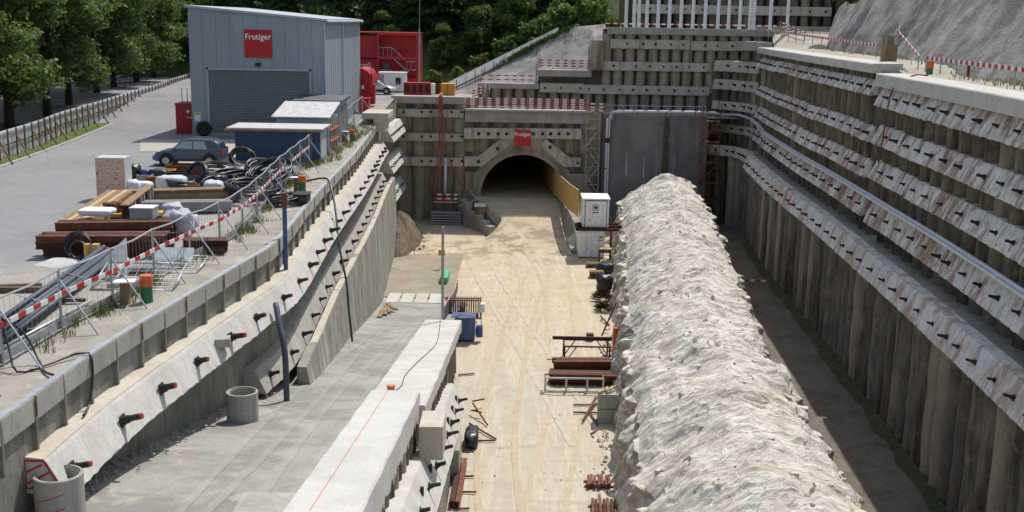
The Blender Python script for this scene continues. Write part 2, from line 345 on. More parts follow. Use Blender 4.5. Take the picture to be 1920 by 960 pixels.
def mound_mat():
    m,nt,bs=newmat('fibrous_shotcrete_mound'); v=coords(nt); vs=coords(nt,(.7,1.6,1.3))
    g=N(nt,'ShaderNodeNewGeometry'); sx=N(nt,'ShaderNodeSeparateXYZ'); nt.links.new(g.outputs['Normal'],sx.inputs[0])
    n1=noi(nt,v,.35,6,.65,.7); n2=noi(nt,vs,2.2,7,.75,1.6); n3=noi(nt,v,7,5,.75); n4=noi(nt,vs,5.5,6,.75,1.2)
    col=mix(nt,ramp(nt,n1,.35,.65),(.60,.56,.48),(.78,.745,.68))
    col=mix(nt,ramp(nt,n2,.53,.66,0,.7),col,(.46,.39,.28))
    col=mix(nt,ramp(nt,n4,.56,.66,0,.7),col,(.27,.225,.16))
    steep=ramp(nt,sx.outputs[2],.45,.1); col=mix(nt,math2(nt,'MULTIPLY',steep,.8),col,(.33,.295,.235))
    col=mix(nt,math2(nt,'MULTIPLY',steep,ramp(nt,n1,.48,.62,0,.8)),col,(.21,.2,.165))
    col=mix(nt,ramp(nt,noi(nt,v,.6,7,.78,1.5),.5,.62,0,.65),col,(.45,.37,.26)); col=mix(nt,ramp(nt,noi(nt,v,1.5,6,.75,1.),.58,.68,0,.6),col,(.33,.28,.21)); col=mix(nt,ramp(nt,noi(nt,v,1.8,3,.5),.73,.76,0,.6),col,(.3,.1,.06))
    nt.links.new(col,bs.inputs['Base Color']); bs.inputs['Roughness'].default_value=.95; bs.inputs['Specular IOR Level'].default_value=.15
    bump(nt,bs,math2(nt,'ADD',math2(nt,'MULTIPLY',n2,1.),math2(nt,'MULTIPLY',n4,.8)),.6,.12); return m
M['mound']=mound_mat()
def sheetmat(name,c):
    m,nt,bs=newmat(name); n=noi(nt,coords(nt),1.2,5,.6); col=mix(nt,ramp(nt,n,.4,.7,0,.35),c,tuple(x*.75 for x in c)); nt.links.new(col,bs.inputs['Base Color']); bs.inputs['Roughness'].default_value=.6
    tr=N(nt,'ShaderNodeBsdfTranslucent'); nt.links.new(col,tr.inputs[0]); ms=N(nt,'ShaderNodeMixShader'); ms.inputs[0].default_value=.6
    out=nt.nodes['Material Output']; nt.links.new(bs.outputs[0],ms.inputs[1]); nt.links.new(tr.outputs[0],ms.inputs[2]); nt.links.new(ms.outputs[0],out.inputs[0]); return m
M['infill_back']=surf('back_infill_concrete',(.13,.115,.09),(.22,.2,.16),.9,5,streak=(.05,.045,.035),streak_amt=.8,bmp=.6,bd=.08)
M['sheet_white']=sheetmat('thin_white_hoarding_sheet',(.82,.84,.86))
def corrug(name,c,freq,axis=0,strength=.8,obj=True,d=.04):
    m,nt,bs=newmat(name); tc=N(nt,'ShaderNodeTexCoord'); s=N(nt,'ShaderNodeSeparateXYZ'); nt.links.new(tc.outputs['Object'],s.inputs[0])
    w_=math2(nt,'SINE',math2(nt,'MULTIPLY',s.outputs[axis],freq*6.283),0); n=noi(nt,tc.outputs['Object'],2,5,.6)
    col=mix(nt,ramp(nt,n,.4,.7,0,.4),c,tuple(x*.6 for x in c)); nt.links.new(col,bs.inputs['Base Color']); bs.inputs['Roughness'].default_value=.45
    bump(nt,bs,w_,strength,d); return m
M['blue_c']=corrug('blue_corrugated',(.03,.075,.17),3.6); M['shutter']=corrug('roller_slats',(.2,.235,.245),8.,axis=2,d=.03); M['red_c']=corrug('red_corrugated',(.42,.012,.018),3.6,d=.02)
def textmesh(txt,size,mat,parent,loc,rot=(R(90),0,0),name='lettering',bold=.02,align='LEFT'):
    cu=bpy.data.curves.new(name,'FONT'); cu.body=txt; cu.size=size; cu.extrude=.012; cu.offset=bold*size; cu.align_x=align
    o=bpy.data.objects.new('tmp',cu); sc.collection.objects.link(o)
    me=bpy.data.meshes.new_from_object(o.evaluated_get(bpy.context.evaluated_depsgraph_get())); bpy.data.objects.remove(o)
    t=bpy.data.objects.new(name,me); sc.collection.objects.link(t); me.materials.clear(); me.materials.append(mat)
    t.location=loc; t.rotation_euler=rot; t.parent=parent; return t

# ---------------- placing helpers ----------------
def root_loc(o):
    while o.parent is not None: o=o.parent
    return o.location
def W(mb,name,mats,parent,**k):          # part given in world coordinates
    l=root_loc(parent); mb.v=[(a-l.x,b-l.y,c-l.z) for a,b,c in mb.v]
    o=mb.build(name,mats,None,**k); o.parent=parent; return o
def S(mb,name,mats,loc,label=None,cat=None,group=None,kind=None,**k):   # a thing that is one mesh
    loc=Vector(loc); mb.v=[(a-loc.x,b-loc.y,c-loc.z) for a,b,c in mb.v]
    o=mb.build(name,mats,None,**k); o.location=loc; return tag(o,label,cat,group,kind)
def beam(name,a,b,wd,ht,mat,parent,rl=None):   # a bar as its own object, local x along its length
    a=Vector(a);b=Vector(b);d=b-a;Ln=d.length;t=d/Ln
    sy=Vector((0,0,1)).cross(t); sy=sy.normalized() if sy.length>1e-3 else Vector((0,1,0)); sz=t.cross(sy)
    mb=MB().box((Ln/2,0,0),(Ln,wd,ht)); o=mb.build(name,mat)
    mm=Matrix((t,sy,sz)).transposed().to_4x4(); mm.translation=a-(root_loc(parent) if parent else Vector()); o.parent=parent
    o.matrix_basis=mm; return o
def struct(o): o['kind']='structure'; return o

# ---------------- plan curves ----------------
RW=resample([(18.6,30),(19.5,38),(20.3,48),(20.9,56),(21.5,66),(22.3,80),(22.9,95),(24,110),(24.6,117),(23.6,121.5),(21.2,123.2)],1.0)
RU=resample([(20.2,30),(21.1,38),(22.0,48),(22.6,56),(23.2,66),(24.0,80),(24.7,95),(25.7,110),(26.3,119),(25.2,124),(22.5,127.2),(18,128)],1.0)
BK=[Vector((18,128,0)),Vector((7.5,128,0))]
LW=resample([(-12.6,20),(-12.2,25.5),(-12.0,31),(-11.5,36),(-10.7,43),(-10.3,48),(-10.9,61),(-11.5,80),(-12.6,103),(-12.6,121.6)],1.0)
def rampz(y): return 6.8-.156*(y-41.3) if y<85 else 0
def cut(path,y0,y1): return [p for p in path if y0<=p.y<=y1]
def fine(path,step=.3):
    al=arclen(path); n=max(2,int(al[-1]/step)); return [at(path,al,al[-1]*i/n)[0] for i in range(n+1)]

# ---------------- ground sheets ----------------
def sheet(name,rows,cols,fn,mat,smooth=True):
    pts=[fn(i/(rows-1),j/(cols-1)) for i in range(rows) for j in range(cols)]
    return struct(MB().grid(pts,rows,cols).build(name,mat,smooth=smooth))
base=MB(); base.add([(-900,-300,-1.2),(900,-300,-1.2),(900,1500,-1.2),(-900,1500,-1.2)],[(0,1,2,3)]); struct(base.build('ground',M['hill']))
def roadz(x,y):
    # the road that climbs to the tunnel mouth
    if y<104: return 0
    t=min(1,(y-104)/16.5); f=t*t*(3-2*t)*.5+t*.5
    lx=-1.1-(y-113.8)*.5 if y>113.8 else -1.1-(113.8-y)*.1; wd=.25 if y>113.8 else .25+(113.8-y)*.5
    side=max(0,min(1,(x-(lx-wd))/wd)); rs=1-max(0,min(1,(x-5.6)/.4))
    return 2.8*f*side*side*(3-2*side)*rs
def pitf(u,v):
    y=12+u*112; x=-14+v*26
    z=roadz(x,y)+.05*mn.noise(Vector((x*.5,y*.25,0)))+.02*mn.noise(Vector((x*1.8,y*1.2,3)))
    if 84<y<101: z+=.06*mn.noise(Vector((x*.35,y*2.2,7)))
    return (x,y,z)
sheet('pit_floor',450,120,pitf,M['pit'])
def chf(u,v):
    y=12+u*113; x=11+v*15; return (x,y,.01+.06*mn.noise(Vector((x*.7,y*.4,9))))
sheet('channel_floor',200,24,chf,M['channel'])
def rmpf(u,v):
    y=12+u*74; x=-13.0+v*(9.2); z=rampz(y)+.03*mn.noise(Vector((x,y*.5,2)))
    e=(x+12.)/1.4
    if e<1: z+=.12*(1-max(e,0))*(.6+mn.noise(Vector((x*2,y*1.5,5))))
    return (x,y,z)
sheet('ramp',240,60,rmpf,M['ramp'])
def lwx(y):
    for a,b in zip(LW,LW[1:]):
        if a.y<=y<=b.y: return a.x+(b.x-a.x)*(y-a.y)/(b.y-a.y)
    return LW[0].x if y<LW[0].y else LW[-1].x
def yz(y): return 12+max(0,min(1,(y-98)/22))*1.35
def ydf(u,v):
    y=14+u*107.5; xe=lwx(y)-.14; x=xe-(v**2.2)*150
    return (x,y,yz(y)+.03*mn.noise(Vector((x*.8,y*.8,0)))*(1 if x>-22 else .3))
sheet('yard',260,70,ydf,M['yard'])
sheet('rear_yard',30,40,lambda u,v:(-163+v*150-0*u,121.3+u*40,13.33 if v>.2 else 13.3),M['yard'])
def rf2(u,v): return (-13.2+v*9.2,122.6+u*38,13.3)
sheet('rear_yard_edge',20,6,rf2,M['terrace'])
# gravel strip between site fence and wall edge
def gsf(u,v):
    y=20+u*98; xe=lwx(y)-.16; wd=1.6+1.2*(1-abs(y-45)/75); x=xe-wd*v; return (x,y,yz(y)+.035+.03*mn.noise(Vector((x*3,y*3,1))))
sheet('gravel_strip',330,8,gsf,M['gravel'])
# pale apron before the hall
def ap(): 
    q=[G(262,262,12),G(445,262,12),G(452,318,12),G(350,318,12),G(300,285,12),G(262,285,12)]
    return MB().add([(p.x,p.y,12.03) for p in q],[tuple(range(len(q)))[::-1]])
struct(ap().build('concrete_apron',M['apron']))

# ---------------- right retaining walls ----------------
def half_pile(z0,z1,r=.55,n=9):
    b=MB(); K=max(3,int((z1-z0)/1.1)); 
    for i in range(K+1):
        z=z0+(z1-z0)*i/K; rr=r*(1+random.uniform(-.07,.07)); ox=random.uniform(-.03,.03)
        for k in range(n):
            a=math.pi*k/(n-1); b.v.append((ox+rr*math.cos(a),rr*1.0*math.sin(a)*.9,z))
    for i in range(K):
        for k in range(n-1): b.f.append((i*n+k,i*n+k+1,(i+1)*n+k+1,(i+1)*n+k)); b.mi.append(0)
    return b
def put_piles(parent,path,side,z0,z1,spacing,r,mat,off=0,protos=None,limit=98):
    """bored piles standing side by side; local +y of a pile looks out of the wall"""
    al=arclen(path); n=int(al[-1]/spacing); l=root_loc(parent); pr=[]
    for q in range(4):
        o=half_pile(z0,z1,r).build('pile',mat,smooth=True); pr.append(o)
    for i in range(n+1):
        p,t=at(path,al,min(al[-1],i*spacing+.3)); nn=Vector((t.y,-t.x,0))*side
        o=pr[i] if i<4 else pr[random.randrange(4)].copy()
        if i>=4: sc.collection.objects.link(o)
        o.parent=parent; p=p+nn*off; o.location=(p.x-l.x,p.y-l.y,-l.z); o.rotation_euler=(0,0,math.atan2(-nn.x,nn.y))
def wall_face(path,side,z0,z1,off=0,bumpy=.08):
    pts=[];P_=offs(path,side*off); K=max(2,int((z1-z0)/1.2)+1)
    for p in P_:
        for k in range(K): 
            z=z0+(z1-z0)*k/(K-1); pts.append((p.x,p.y,z))
    return MB().grid(pts,len(P_),K)
_ahp=None
def anchor_mesh():
    b=MB(); # plate, wedge seat and protruding tendon cap; local +y out of the wall
    b.box((0,.03,0),(.28,.05,.28),mi=0); b.tube([(0,.03,0),(0,.18,.03)],[.12,.1],8,mi=0); b.tube([(0,.16,.03),(0,.42,.06)],.08,8,mi=0); b.tube([(0,.42,.06),(0,.48,.067)],.072,8,mi=1)
    me=bpy.data.meshes.new('anchor_head'); me.from_pydata(b.v,[],b.f); me.materials.append(M['dark_steel']); me.materials.append(M['red_tip'] if False else M['dark_steel']); me.polygons.foreach_set('material_index',b.mi); me.update(); return me
AM=anchor_mesh()
AM_RED=AM.copy(); AM_RED.materials[1]=M['red_tip']
def anchors(wal,path,side,spacing,off,z,tilt=R(-20),start=1.0,mesh=AM,scale=1,cap=99,jit=.15):
    al=arclen(path); s=start; l=root_loc(wal); k=0
    while s<al[-1]-.4 and k<cap:
        p,t=at(path,al,s+random.uniform(-jit,jit)); nn=Vector((t.y,-t.x,0))*side
        q=p+nn*off; o=bpy.data.objects.new('anchor_head',mesh); sc.collection.objects.link(o); o.parent=wal
        o.location=(q.x-l.x,q.y-l.y,q.z+z-l.z); o.rotation_euler=(tilt*-1*0+R(8)+random.uniform(-.05,.05),0,math.atan2(-nn.x,nn.y)+random.uniform(-.08,.08)); q_=scale*random.uniform(.8,1.12); o.scale=(q_,q_*random.uniform(.75,1.15),q_)
        s+=spacing*random.uniform(.93,1.07); k+=1
def waler(parent,path,side,zt,zb,mat,off0=0,dt=.45,db=.95,jagb=.16,spacing=2.3,scale=1,mesh=AM,seg=None,za=None,wob=.03,gap=.12):
    """sloping-faced anchored beam; cast in lengths (seg)"""
    al=arclen(path); tot=al[-1]; s=0; first=True
    while s<tot-.5:
        ln=tot if seg is None else random.uniform(seg*.7,seg*1.3); e=min(tot,s+ln); 
        if tot-e<2.5: e=tot
        n=max(2,int((e-s-gap)/.25)); sub=[at(path,al,s+(e-s-gap)*i/n)[0] for i in range(n+1)]
        dz=0 if seg is None else random.uniform(-.04,.04)
        prof=[(off0-.25,zt+dz),(off0+dt,zt+dz-.02),(off0+dt+.06,zt+dz-.1),(off0+db,zb+dz+.05),(off0+db-.06,zb+dz),(off0-.25,zb+dz+.15)]
        o=W(MB().sweep(sub,prof,side,jag={3:jagb,4:jagb*1.2},wob=wob),'waler_beam',mat,parent)
        zz=(zt+zb)/2+dz if za is None else za
        anchors(o,sub,side,spacing,off0+(dt+db)/2+.02,zz,start=random.uniform(.5,1.1),scale=scale,mesh=mesh)
        s=e
random.seed(11)
lowR=thing('pile_wall','dark lower pile wall beside the channel, with one pale waler beam along its top','retaining wall',(20.5,60,0))
put_piles(lowR,cut(RW,34,130),-1,-.6,7.9,1.55,.6,M['pile'],off=-.15)
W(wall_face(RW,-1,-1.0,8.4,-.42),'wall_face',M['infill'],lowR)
waler(lowR,cut(RW,30,114),-1,8.75,7.45,M['waler_low'],off0=.15,dt=.35,db=.85,jagb=.06,spacing=2.3,seg=22,gap=.06,scale=.85,wob=.015)
waler(lowR,[p for p in RW if p.y>=114.5],-1,8.75,7.75,M['waler_back'],off0=.1,dt=.3,db=.6,jagb=.1,spacing=1.6)
# ledge between lower and upper wall
def strip(pa,pb,za,zb,mat,name,dz=.05):
    pts=[]; 
    for p,q in zip(pa,pb):
        for k in range(4):
            t=k/3; x=p.x+(q.x-p.x)*t; y=p.y+(q.y-p.y)*t; pts.append((x,y,za+(zb-za)*t+dz*mn.noise(Vector((x*2,y*2,1)))))
    return struct(MB().grid(pts,len(pa),4).build(name,mat,smooth=True))
strip(offs(RW,.35),offs(RW,5),8.42,8.5,M['terrace'],'wall_ledge')
def pil_sec(y0,y1): return [p for p in RU if y0<=p.y<=y1]
def upper(path,label,captop,cap_h,walers,mat,cx):
    t=thing('pile_wall',label,'retaining wall',(cx.x,cx.y,8))
    put_piles(t,path,-1,7.9,captop-cap_h+.1,1.95,.68,M['pile_up'],off=-.1)
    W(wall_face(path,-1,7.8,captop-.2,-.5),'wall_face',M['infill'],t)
    for (zt,zb,off0,seg) in walers: waler(t,path,-1,zt,zb,mat,off0=off0,dt=.3,db=.85,jagb=.06,spacing=2.35,seg=seg,gap=.2,wob=.02,scale=.85)
    prof=[(.95,captop-.02),(1.0,captop-.08),(1.0,captop-cap_h),(-.9,captop-cap_h),(-.9,captop)]
    o=W(MB().sweep(fine(path,1.0),prof,-1,wob=.02),'capping_beam',M['conc_light'],t); return t
nearU=upper(pil_sec(30,71.3),'nearer upper pile wall with four rust-streaked anchored beams below the cap',18.85,.8,[(18.02,16.85,.2,None),(15.65,14.5,.2,13),(13.45,12.3,.2,9),(10.95,9.5,.25,11)],M['waler_right'],Vector((22,50)))
farU=upper(pil_sec(71.3,119.6),'farther upper pile wall curving toward the corner below the hut',19.4,.62,[(18.35,17.4,.2,9),(15.45,14.5,.2,6),(13.25,12.15,.2,8),(10.95,9.7,.25,8)],M['waler_right'],Vector((24.5,95)))
corner_path=[p for p in RU if p.y>=119.3 or (p.y>110 and p.x<25.9)]
corner_path=[p for i,p in enumerate(RU) if i>=min(j for j,q in enumerate(RU) if q.y>119.3) and p.x>21.9]
cornU=thing('pile_wall','short corner pile wall above the stair scaffold where both great walls meet','retaining wall',(24,125,8))
put_piles(cornU,corner_path,-1,7.9,17.6,1.28,.52,M['pile_up'])
W(wall_face(corner_path,-1,7.8,17.9,-.2),'wall_face',M['infill_back'],cornU)
for zt,zb in ((17.75,16.6),(15.7,14.6),(13.3,12.4),(10.8,9.9)): waler(cornU,corner_path,-1,zt,zb,M['waler_back'],off0=.15,dt=.3,db=.6,jagb=.08,spacing=1.9,seg=None,gap=.02)
W(MB().sweep([p for p in corner_path if p.x>24.6],[(.8,19.9),(.8,19.0),(-.9,19.0),(-.9,19.9)],-1),'capping_beam',M['conc'],cornU)
# back wall above the concrete wall
backW=thing('pile_wall','tall back pile wall with stepped top facing the pit, carrying three long anchored beams','retaining wall',(14,128,11))
bp=[Vector((24.4+0,128.3,0)),Vector((9.4,128.3,0))]
def bkpath(x0,x1,y=128.3): return [Vector((x0+(x1-x0)*i/12,y,0)) for i in range(13)]
# path travels towards -X; right of travel is +Y, so side=-1 faces the camera
put_piles(backW,bkpath(21.6,-3.6),-1,8,14.2,1.3,.52,M['portal'])
b=MB(); b.add([(29,128.6,8),(29,128.6,20.6),(10.6,128.6,20.6),(10.6,128.6,18.6),(8.7,128.6,18.6),(8.7,128.6,15.6),(2.7,128.6,15.6),(2.7,128.6,14.2),(-4.2,128.6,14.2),(-4.2,128.6,8)],[tuple(range(10))])
W(b,'wall_face',M['infill_back'],backW)
put_piles(backW,bkpath(27.5,9.6),-1,14,20.4,1.3,.52,M['portal'])
for x0,x1,zt,zb,sg in ((21.9,6.9,14.75,13.75,None),(22.0,8.4,17.4,16.4,9),(26.5,10.5,19.85,18.8,7)):
    waler(backW,bkpath(x0,x1),-1,zt,zb,M['waler_back'],off0=.35,dt=.25,db=.45,jagb=.03,spacing=1.55,seg=sg,scale=.85,gap=.1)
waler(backW,bkpath(7.8,2.7),-1,14.85,13.8,M['waler_back'],off0=.35,dt=.3,db=.4,jagb=.0,spacing=1.9,scale=.85)
for x0,x1,zt,h in ((29.5,10.3,21.15,.75),(8.6,2.5,16.35,.75),(2.7,-4.2,14.75,.6)):
    W(MB().box(((x0+x1)/2,128.2,zt-h/2),(x0-x1,1.5,h)),'capping_beam',M['conc'],backW,bevel=.03)
W(MB().box((9.25,128.0,17.9),(1.1,1.3,3.0)).lathe((9.2,127.6,16.4),[(.75,0),(.75,3.3),(0,3.35)],16),'pier',M['portal'],backW)
# upper wall beyond the terrace
farW=thing('pile_wall','highest pile wall behind the row of white poles','retaining wall',(28,150,21))
put_piles(farW,bkpath(44,14,150),-1,20,31,1.5,.55,M['pile_up'])
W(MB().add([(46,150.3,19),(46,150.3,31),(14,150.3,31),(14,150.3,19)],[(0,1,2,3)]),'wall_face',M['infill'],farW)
for zt,zb in ((24.1,22.9),(27.5,26.3)): waler(farW,bkpath(41,15,150),-1,zt,zb,M['waler_back'],off0=.45,dt=.2,db=.4,jagb=.0,spacing=2.3,scale=.9)
waler(farW,bkpath(44,30,149.4),-1,21.6,20.5,M['waler_back'],off0=.45,dt=.2,db=.4,jagb=.0,spacing=2.3,scale=.9)
sheet('upper_terrace',14,30,lambda u,v:(10.3+v*36,128.8+u*22,20.95+.05*mn.noise(Vector((v*20,u*20,0)))),M['terrace'])
sheet('middle_terrace',6,20,lambda u,v:(9.4+v*16,122.6+u*6,11.6),M['terrace'])
sheet('portal_terrace',6,14,lambda u,v:(-5.4+v*15,122.5+u*6,12.25),M['terrace'])
# terrace strip behind the right cap, and shotcrete slope above
SB=resample([(23.3,26),(24.6,38),(26.3,58),(29,85),(32.8,120),(43,152)],1.5)
RU2=resample([(19.8,26),(21.1,38),(22.6,58),(24.2,85),(26.6,120),(29,129)],1.5)
def tsf(u,v):
    i=u*(len(SB)-1); a=SB[min(int(i),len(SB)-2)].lerp(SB[min(int(i)+1,len(SB)-1)],i%1)
    j=u*(len(RU2)-1); b_=RU2[min(int(j),len(RU2)-2)].lerp(RU2[min(int(j)+1,len(RU2)-1)],j%1)
    b_=b_+Vector((.7,0,0)); p=b_.lerp(a+Vector((1.0,0,0)),v); z=18.75+max(0,min(1,(p.y-70)/3))*.55+max(0,min(1,(p.y-120)/8))*1.6
    return (p.x,p.y,z+.07*mn.noise(Vector((p.x,p.y,0))))
sheet('terrace_strip',120,10,tsf,M['terrace'])
def slf(u,v):
    i=u*(len(SB)-1); a=SB[min(int(i),len(SB)-2)].lerp(SB[min(int(i)+1,len(SB)-1)],i%1)
    h=v*19; z0=18.6+max(0,min(1,(a.y-70)/3))*.55+max(0,min(1,(a.y-120)/8))*1.6
    q=Vector((a.x+h*.62,a.y,z0+h)); 
    nz=mn.noise(Vector((a.y*.09,h*.10,0)))*1.0+mn.noise(Vector((a.y*.45,h*.16,4)))*.6+mn.noise(Vector((a.y*1.2,h*.5,8)))*.22
    rib=abs(mn.noise(Vector((a.y*.16,h*.05,12))))*-.6+.14*mn.noise(Vector((a.y*.8,h*.5,33)))+.12*mn.noise(Vector((a.y*3,h*1.5,20)))
    return (q.x+(nz+rib)*(.3+.7*min(1,h/2)),q.y,q.z)
sheet('shotcrete_slope',260,60,slf,M['shot'])
# shotcrete bank left of the stepped wall, rising from the yard to the trees
def bkf(u,v):
    x=-8.6+u*19.2; top=13.0+(x+8.3)*.535; top=min(top,20.9+max(0,(x-5))*.1)
    low=[13.2,14.5,16.2,18.7][0 if x<-4 else (1 if x<2.6 else (2 if x<8.7 else 3))]
    low=min(low,top-.05); z=low+(top-low)*v; y=128.9+(7.5)*v+.5*mn.noise(Vector((x*.5,v*3,0)))
    return (x,y,z)
sheet('shotcrete_bank',70,14,bkf,M['shot'])

# ---------------- left retaining wall ----------------
random.seed(5)
leftW=thing('retaining_wall','weathered left retaining wall between yard and ramp with sloping anchored beams','retaining wall',(-11.5,60,4))
pts=[];K=12
for p in LW:
    zb=max(-.3,rampz(p.y)-.6); zt=yz(p.y)-.05
    for k in range(K): z=zb+(zt-zb)*k/(K-1); pts.append((p.x+.04*mn.noise(Vector((p.y,z,0))),p.y,z))
W(MB().grid(pts,len(LW),K),'wall_face',M['conc_left'],leftW,smooth=True)
# timber / concrete top board with joints
al=arclen(LW); s=0; k=0
top=MB(); rusty=MB()
while s<al[-1]-2 and at(LW,al,s)[0].y<101:
    ln=1.75 if s<30 else 2.1
    sub=[at(LW,al,s+(ln-.05)*i/4)[0] for i in range(5)]; sub=[Vector((p.x,p.y,yz(p.y)+random.uniform(-.015,.015)*0)) for p in sub]
    top.sweep(sub,[(.02,.1),(.12,.1),(.12,-.5+random.uniform(-.05,.05)),(.02,-.5)],1)
    p,t=at(LW,al,s); nn=Vector((t.y,-t.x,0)); q=p+nn*.05
    W(MB().box((q.x,q.y,11.3),(.16,.09,1.3),rz=math.atan2(t.y,t.x)-R(90)),'wall_rib',M['conc_left'],leftW)
    if k%2==0: rusty.box((q.x+nn.x*.1,q.y+nn.y*.1,11.85),(.02,.05,.55),rz=math.atan2(t.y,t.x)-R(90))
    s+=ln; k+=1
W(top,'capping_board',M['conc'],leftW); W(rusty,'steel_strip',M['rust'],leftW)
W(MB().sweep(fine(cut(LW,20,101),1.),[(-.1,.02+12.0),(-.1,12.13),(.1,12.13),(.1,12.02)],1),'edge_angle',M['steel'],leftW)
# first waler with end face marked in red, long and pale
waler(leftW,fine(cut(LW,26.3,104),.5),1,10.65,9.6,M['conc_light'],off0=.1,dt=.42,db=1.0,jagb=.07,spacing=3.1,mesh=AM_RED,gap=.0,wob=.012,scale=1.15,seg=None)
W(MB().sweep(fine(cut(LW,26.4,104),.5),[(0,10.69),(.5,10.655),(.5,10.64),(0,10.6)],1),'ledge_dust',M['conc_ledge'],leftW)
waler(leftW,fine(cut(LW,43,104),.5),1,7.75,6.75,M['conc'],off0=.1,dt=.35,db=.85,jagb=.05,spacing=3.1,mesh=AM,wob=.015)
for zt in (11.3,8.25,5.2): waler(leftW,fine(cut(LW,107.5,120.3),.5),1,zt,zt-1.3,M['conc_light'],off0=.1,dt=.35,db=1.05,jagb=.03,spacing=1.6,scale=.8)
# smooth wall standing in front of the lower half
sm=MB(); pa=offs(cut(LW,46,106),1.45); rows=[]
for p in pa:
    zt=6.95+.12*mn.noise(Vector((p.y*.5,0,0))); zb=max(-.3,rampz(p.y)-.4); zt=max(zt,zb+.2)
    if p.y<49: zt=min(zt,rampz(p.y)+.55+(p.y-46)*.45)
    for k in range(8): z=zb+(zt-zb)*k/7; sm.v.append((p.x+.25*(1-k/7)+.05*mn.noise(Vector((p.y,z,4))),p.y,z))
    sm.v.append((p.x-.38,p.y,zt+.02)); sm.v.append((p.x-.38,p.y,zb))
n=10
for i in range(len(pa)-1):
    for k in range(n-1): sm.f.append((i*n+k,i*n+k+1,(i+1)*n+k+1,(i+1)*n+k)[::-1]); sm.mi.append(0)
sm.f.append(tuple(range(n))); sm.mi.append(0); sm.f.append(tuple((len(pa)-1)*n+k for k in range(n))); sm.mi.append(0)
W(sm,'facing_wall',M['conc_smooth'],leftW,smooth=False)
W(MB().sweep(offs(cut(LW,49,104),1.28),[(-.18,7.0),(.16,7.0),(.16,6.9),(-.18,6.9)],1,wob=.05),'facing_ledge',M['conc_ledge'],leftW)
# small concrete buttress blocks where the waler is stepped
for (px,py,Y) in ((413,640,38.5),(612,412,63),(500,575,48)):
    q=D(px,py,Y); W(MB().box((q.x+.1,q.y,q.z),(.5,.55,.3),rz=.2),'bearing_block',M['conc'],leftW)
# red spray lines on the waler's end face
endp,tt=at(cut(LW,26.3,104),arclen(cut(LW,26.3,104)),0); sp=MB()
def endpt(o,z): return Vector((endp.x+tt.y*o,endp.y-tt.x*o,z))-tt*.015
for a,b_ in [((.05,10.6),(.5,10.6)),((.5,10.6),(1.05,9.62)),((.03,10.6),(.03,9.8)),((.06,10.3),(.45,10.5)),((.06,10.0),(.62,10.3)),((.06,9.85),(.75,10.05)),((.3,9.75),(.9,9.85))]:
    sp.bar(endpt(*a),endpt(*b_),.012,.045)
W(sp,'red_spray_marks',M['sign_red'],leftW)

# ---------------- ramp edge wall (pit side) ----------------
edgeW=thing('ramp_wall','ramp edge wall of piles facing the sandy road, topped by a pale concrete cap','retaining wall',(-3.5,45,0))
EP=[Vector((-3.45,20+i,0)) for i in range(49)]
def slabpart(y0,y1,x0,x1,dz,th,jag,name,mat):
    n=int((y1-y0)/.3); sub=[Vector((x1,y0+(y1-y0)*i/n,rampz(y0+(y1-y0)*i/n)+dz)) for i in range(n+1)]
    b=MB().sweep(sub,[(-(x1-x0),0),(-.05,0),(.0,-.06),(.02,-th),(-.1,-th-.02),(-(x1-x0),-th)],1,jag={3:jag,4:jag},wob=.03); return W(b,name,mat,edgeW)
slabpart(39.4,68,-5.35,-3.1,.55,.55,.2,'cap_slab',M['conc_light'])
slabpart(20,40.0,-5.15,-3.35,1.0,.85,.35,'cap_slab',M['slab'])
pe=[Vector((-3.6,20+i*.5,0)) for i in range(96)]
l=edgeW.location
pr=[]
for i in range(40):
    y=20.4+i*1.2
    if y>67.5: break
    o=half_pile(-.4,rampz(y)+.35,.52).build('pile',M['pile_up'],smooth=True); o.parent=edgeW; o.location=(-3.85-l.x,y-l.y,-l.z); o.rotation_euler=(0,0,R(-90))
f=MB(); f.add([(-3.75,20,-.5),(-3.75,67.9,-.5),(-3.75,67.9,rampz(67.9)+.3),(-3.75,20,rampz(20)+.3)],[(0,1,2,3)]); f.add([(-5.3,67.9,-.5),(-3.75,67.9,-.5),(-3.75,67.9,rampz(67.9)+.3),(-5.3,67.9,rampz(67.9)+.3)],[(0,1,2,3)])
W(f,'wall_face',M['infill'],edgeW)
# sloping waler with shelf
def ez(y): return 2.3+.2*(58-y)
wp=[Vector((-3.4,58.3-i*.35,ez(58.3-i*.35))) for i in range(90)]
n_=len(wp); wb=MB().sweep(wp,[(-.2,0),(.3,0),(.36,-.06),(1.05,-1.35),(1.0,-1.45),(-.2,-1.4)],-1,jag={3:.06,4:.07},wob=.008)
wo=W(wb,'waler_beam',M['conc_light'],edgeW); anchors(wo,wp,-1,3.5,.72,-.62,start=2.6,scale=1.0)
for i in range(8): 
    y=55.5-i*3.6; W(MB().box((-3.4+.62,y,ez(y)-.45),(.12,.12,.3)),'anchor_slot',M['dark_steel'],edgeW)
lower=MB().sweep([Vector((-3.0,y,0)) for y in (20,30,40,50,56,62)],[(0,-.4),(0,1.2),(-.4,1.2),(-.4,-.4)],1)
W(MB().box((-2.9,51.5,.75),(1.1,2.4,1.6)),'foundation_block',M['conc'],edgeW,bevel=.05)
# fill below the waler down to the ground
fl=MB()
for a,b_ in zip(wp[:-1:4],wp[4::4]): fl.add([(-2.75,a.y,-.3),(-2.75,b_.y,-.3),(-2.75,b_.y,b_.z-1.3),(-2.75,a.y,a.z-1.3)],[(0,1,2,3)])
W(fl,'lower_face',M['conc_left'],edgeW)

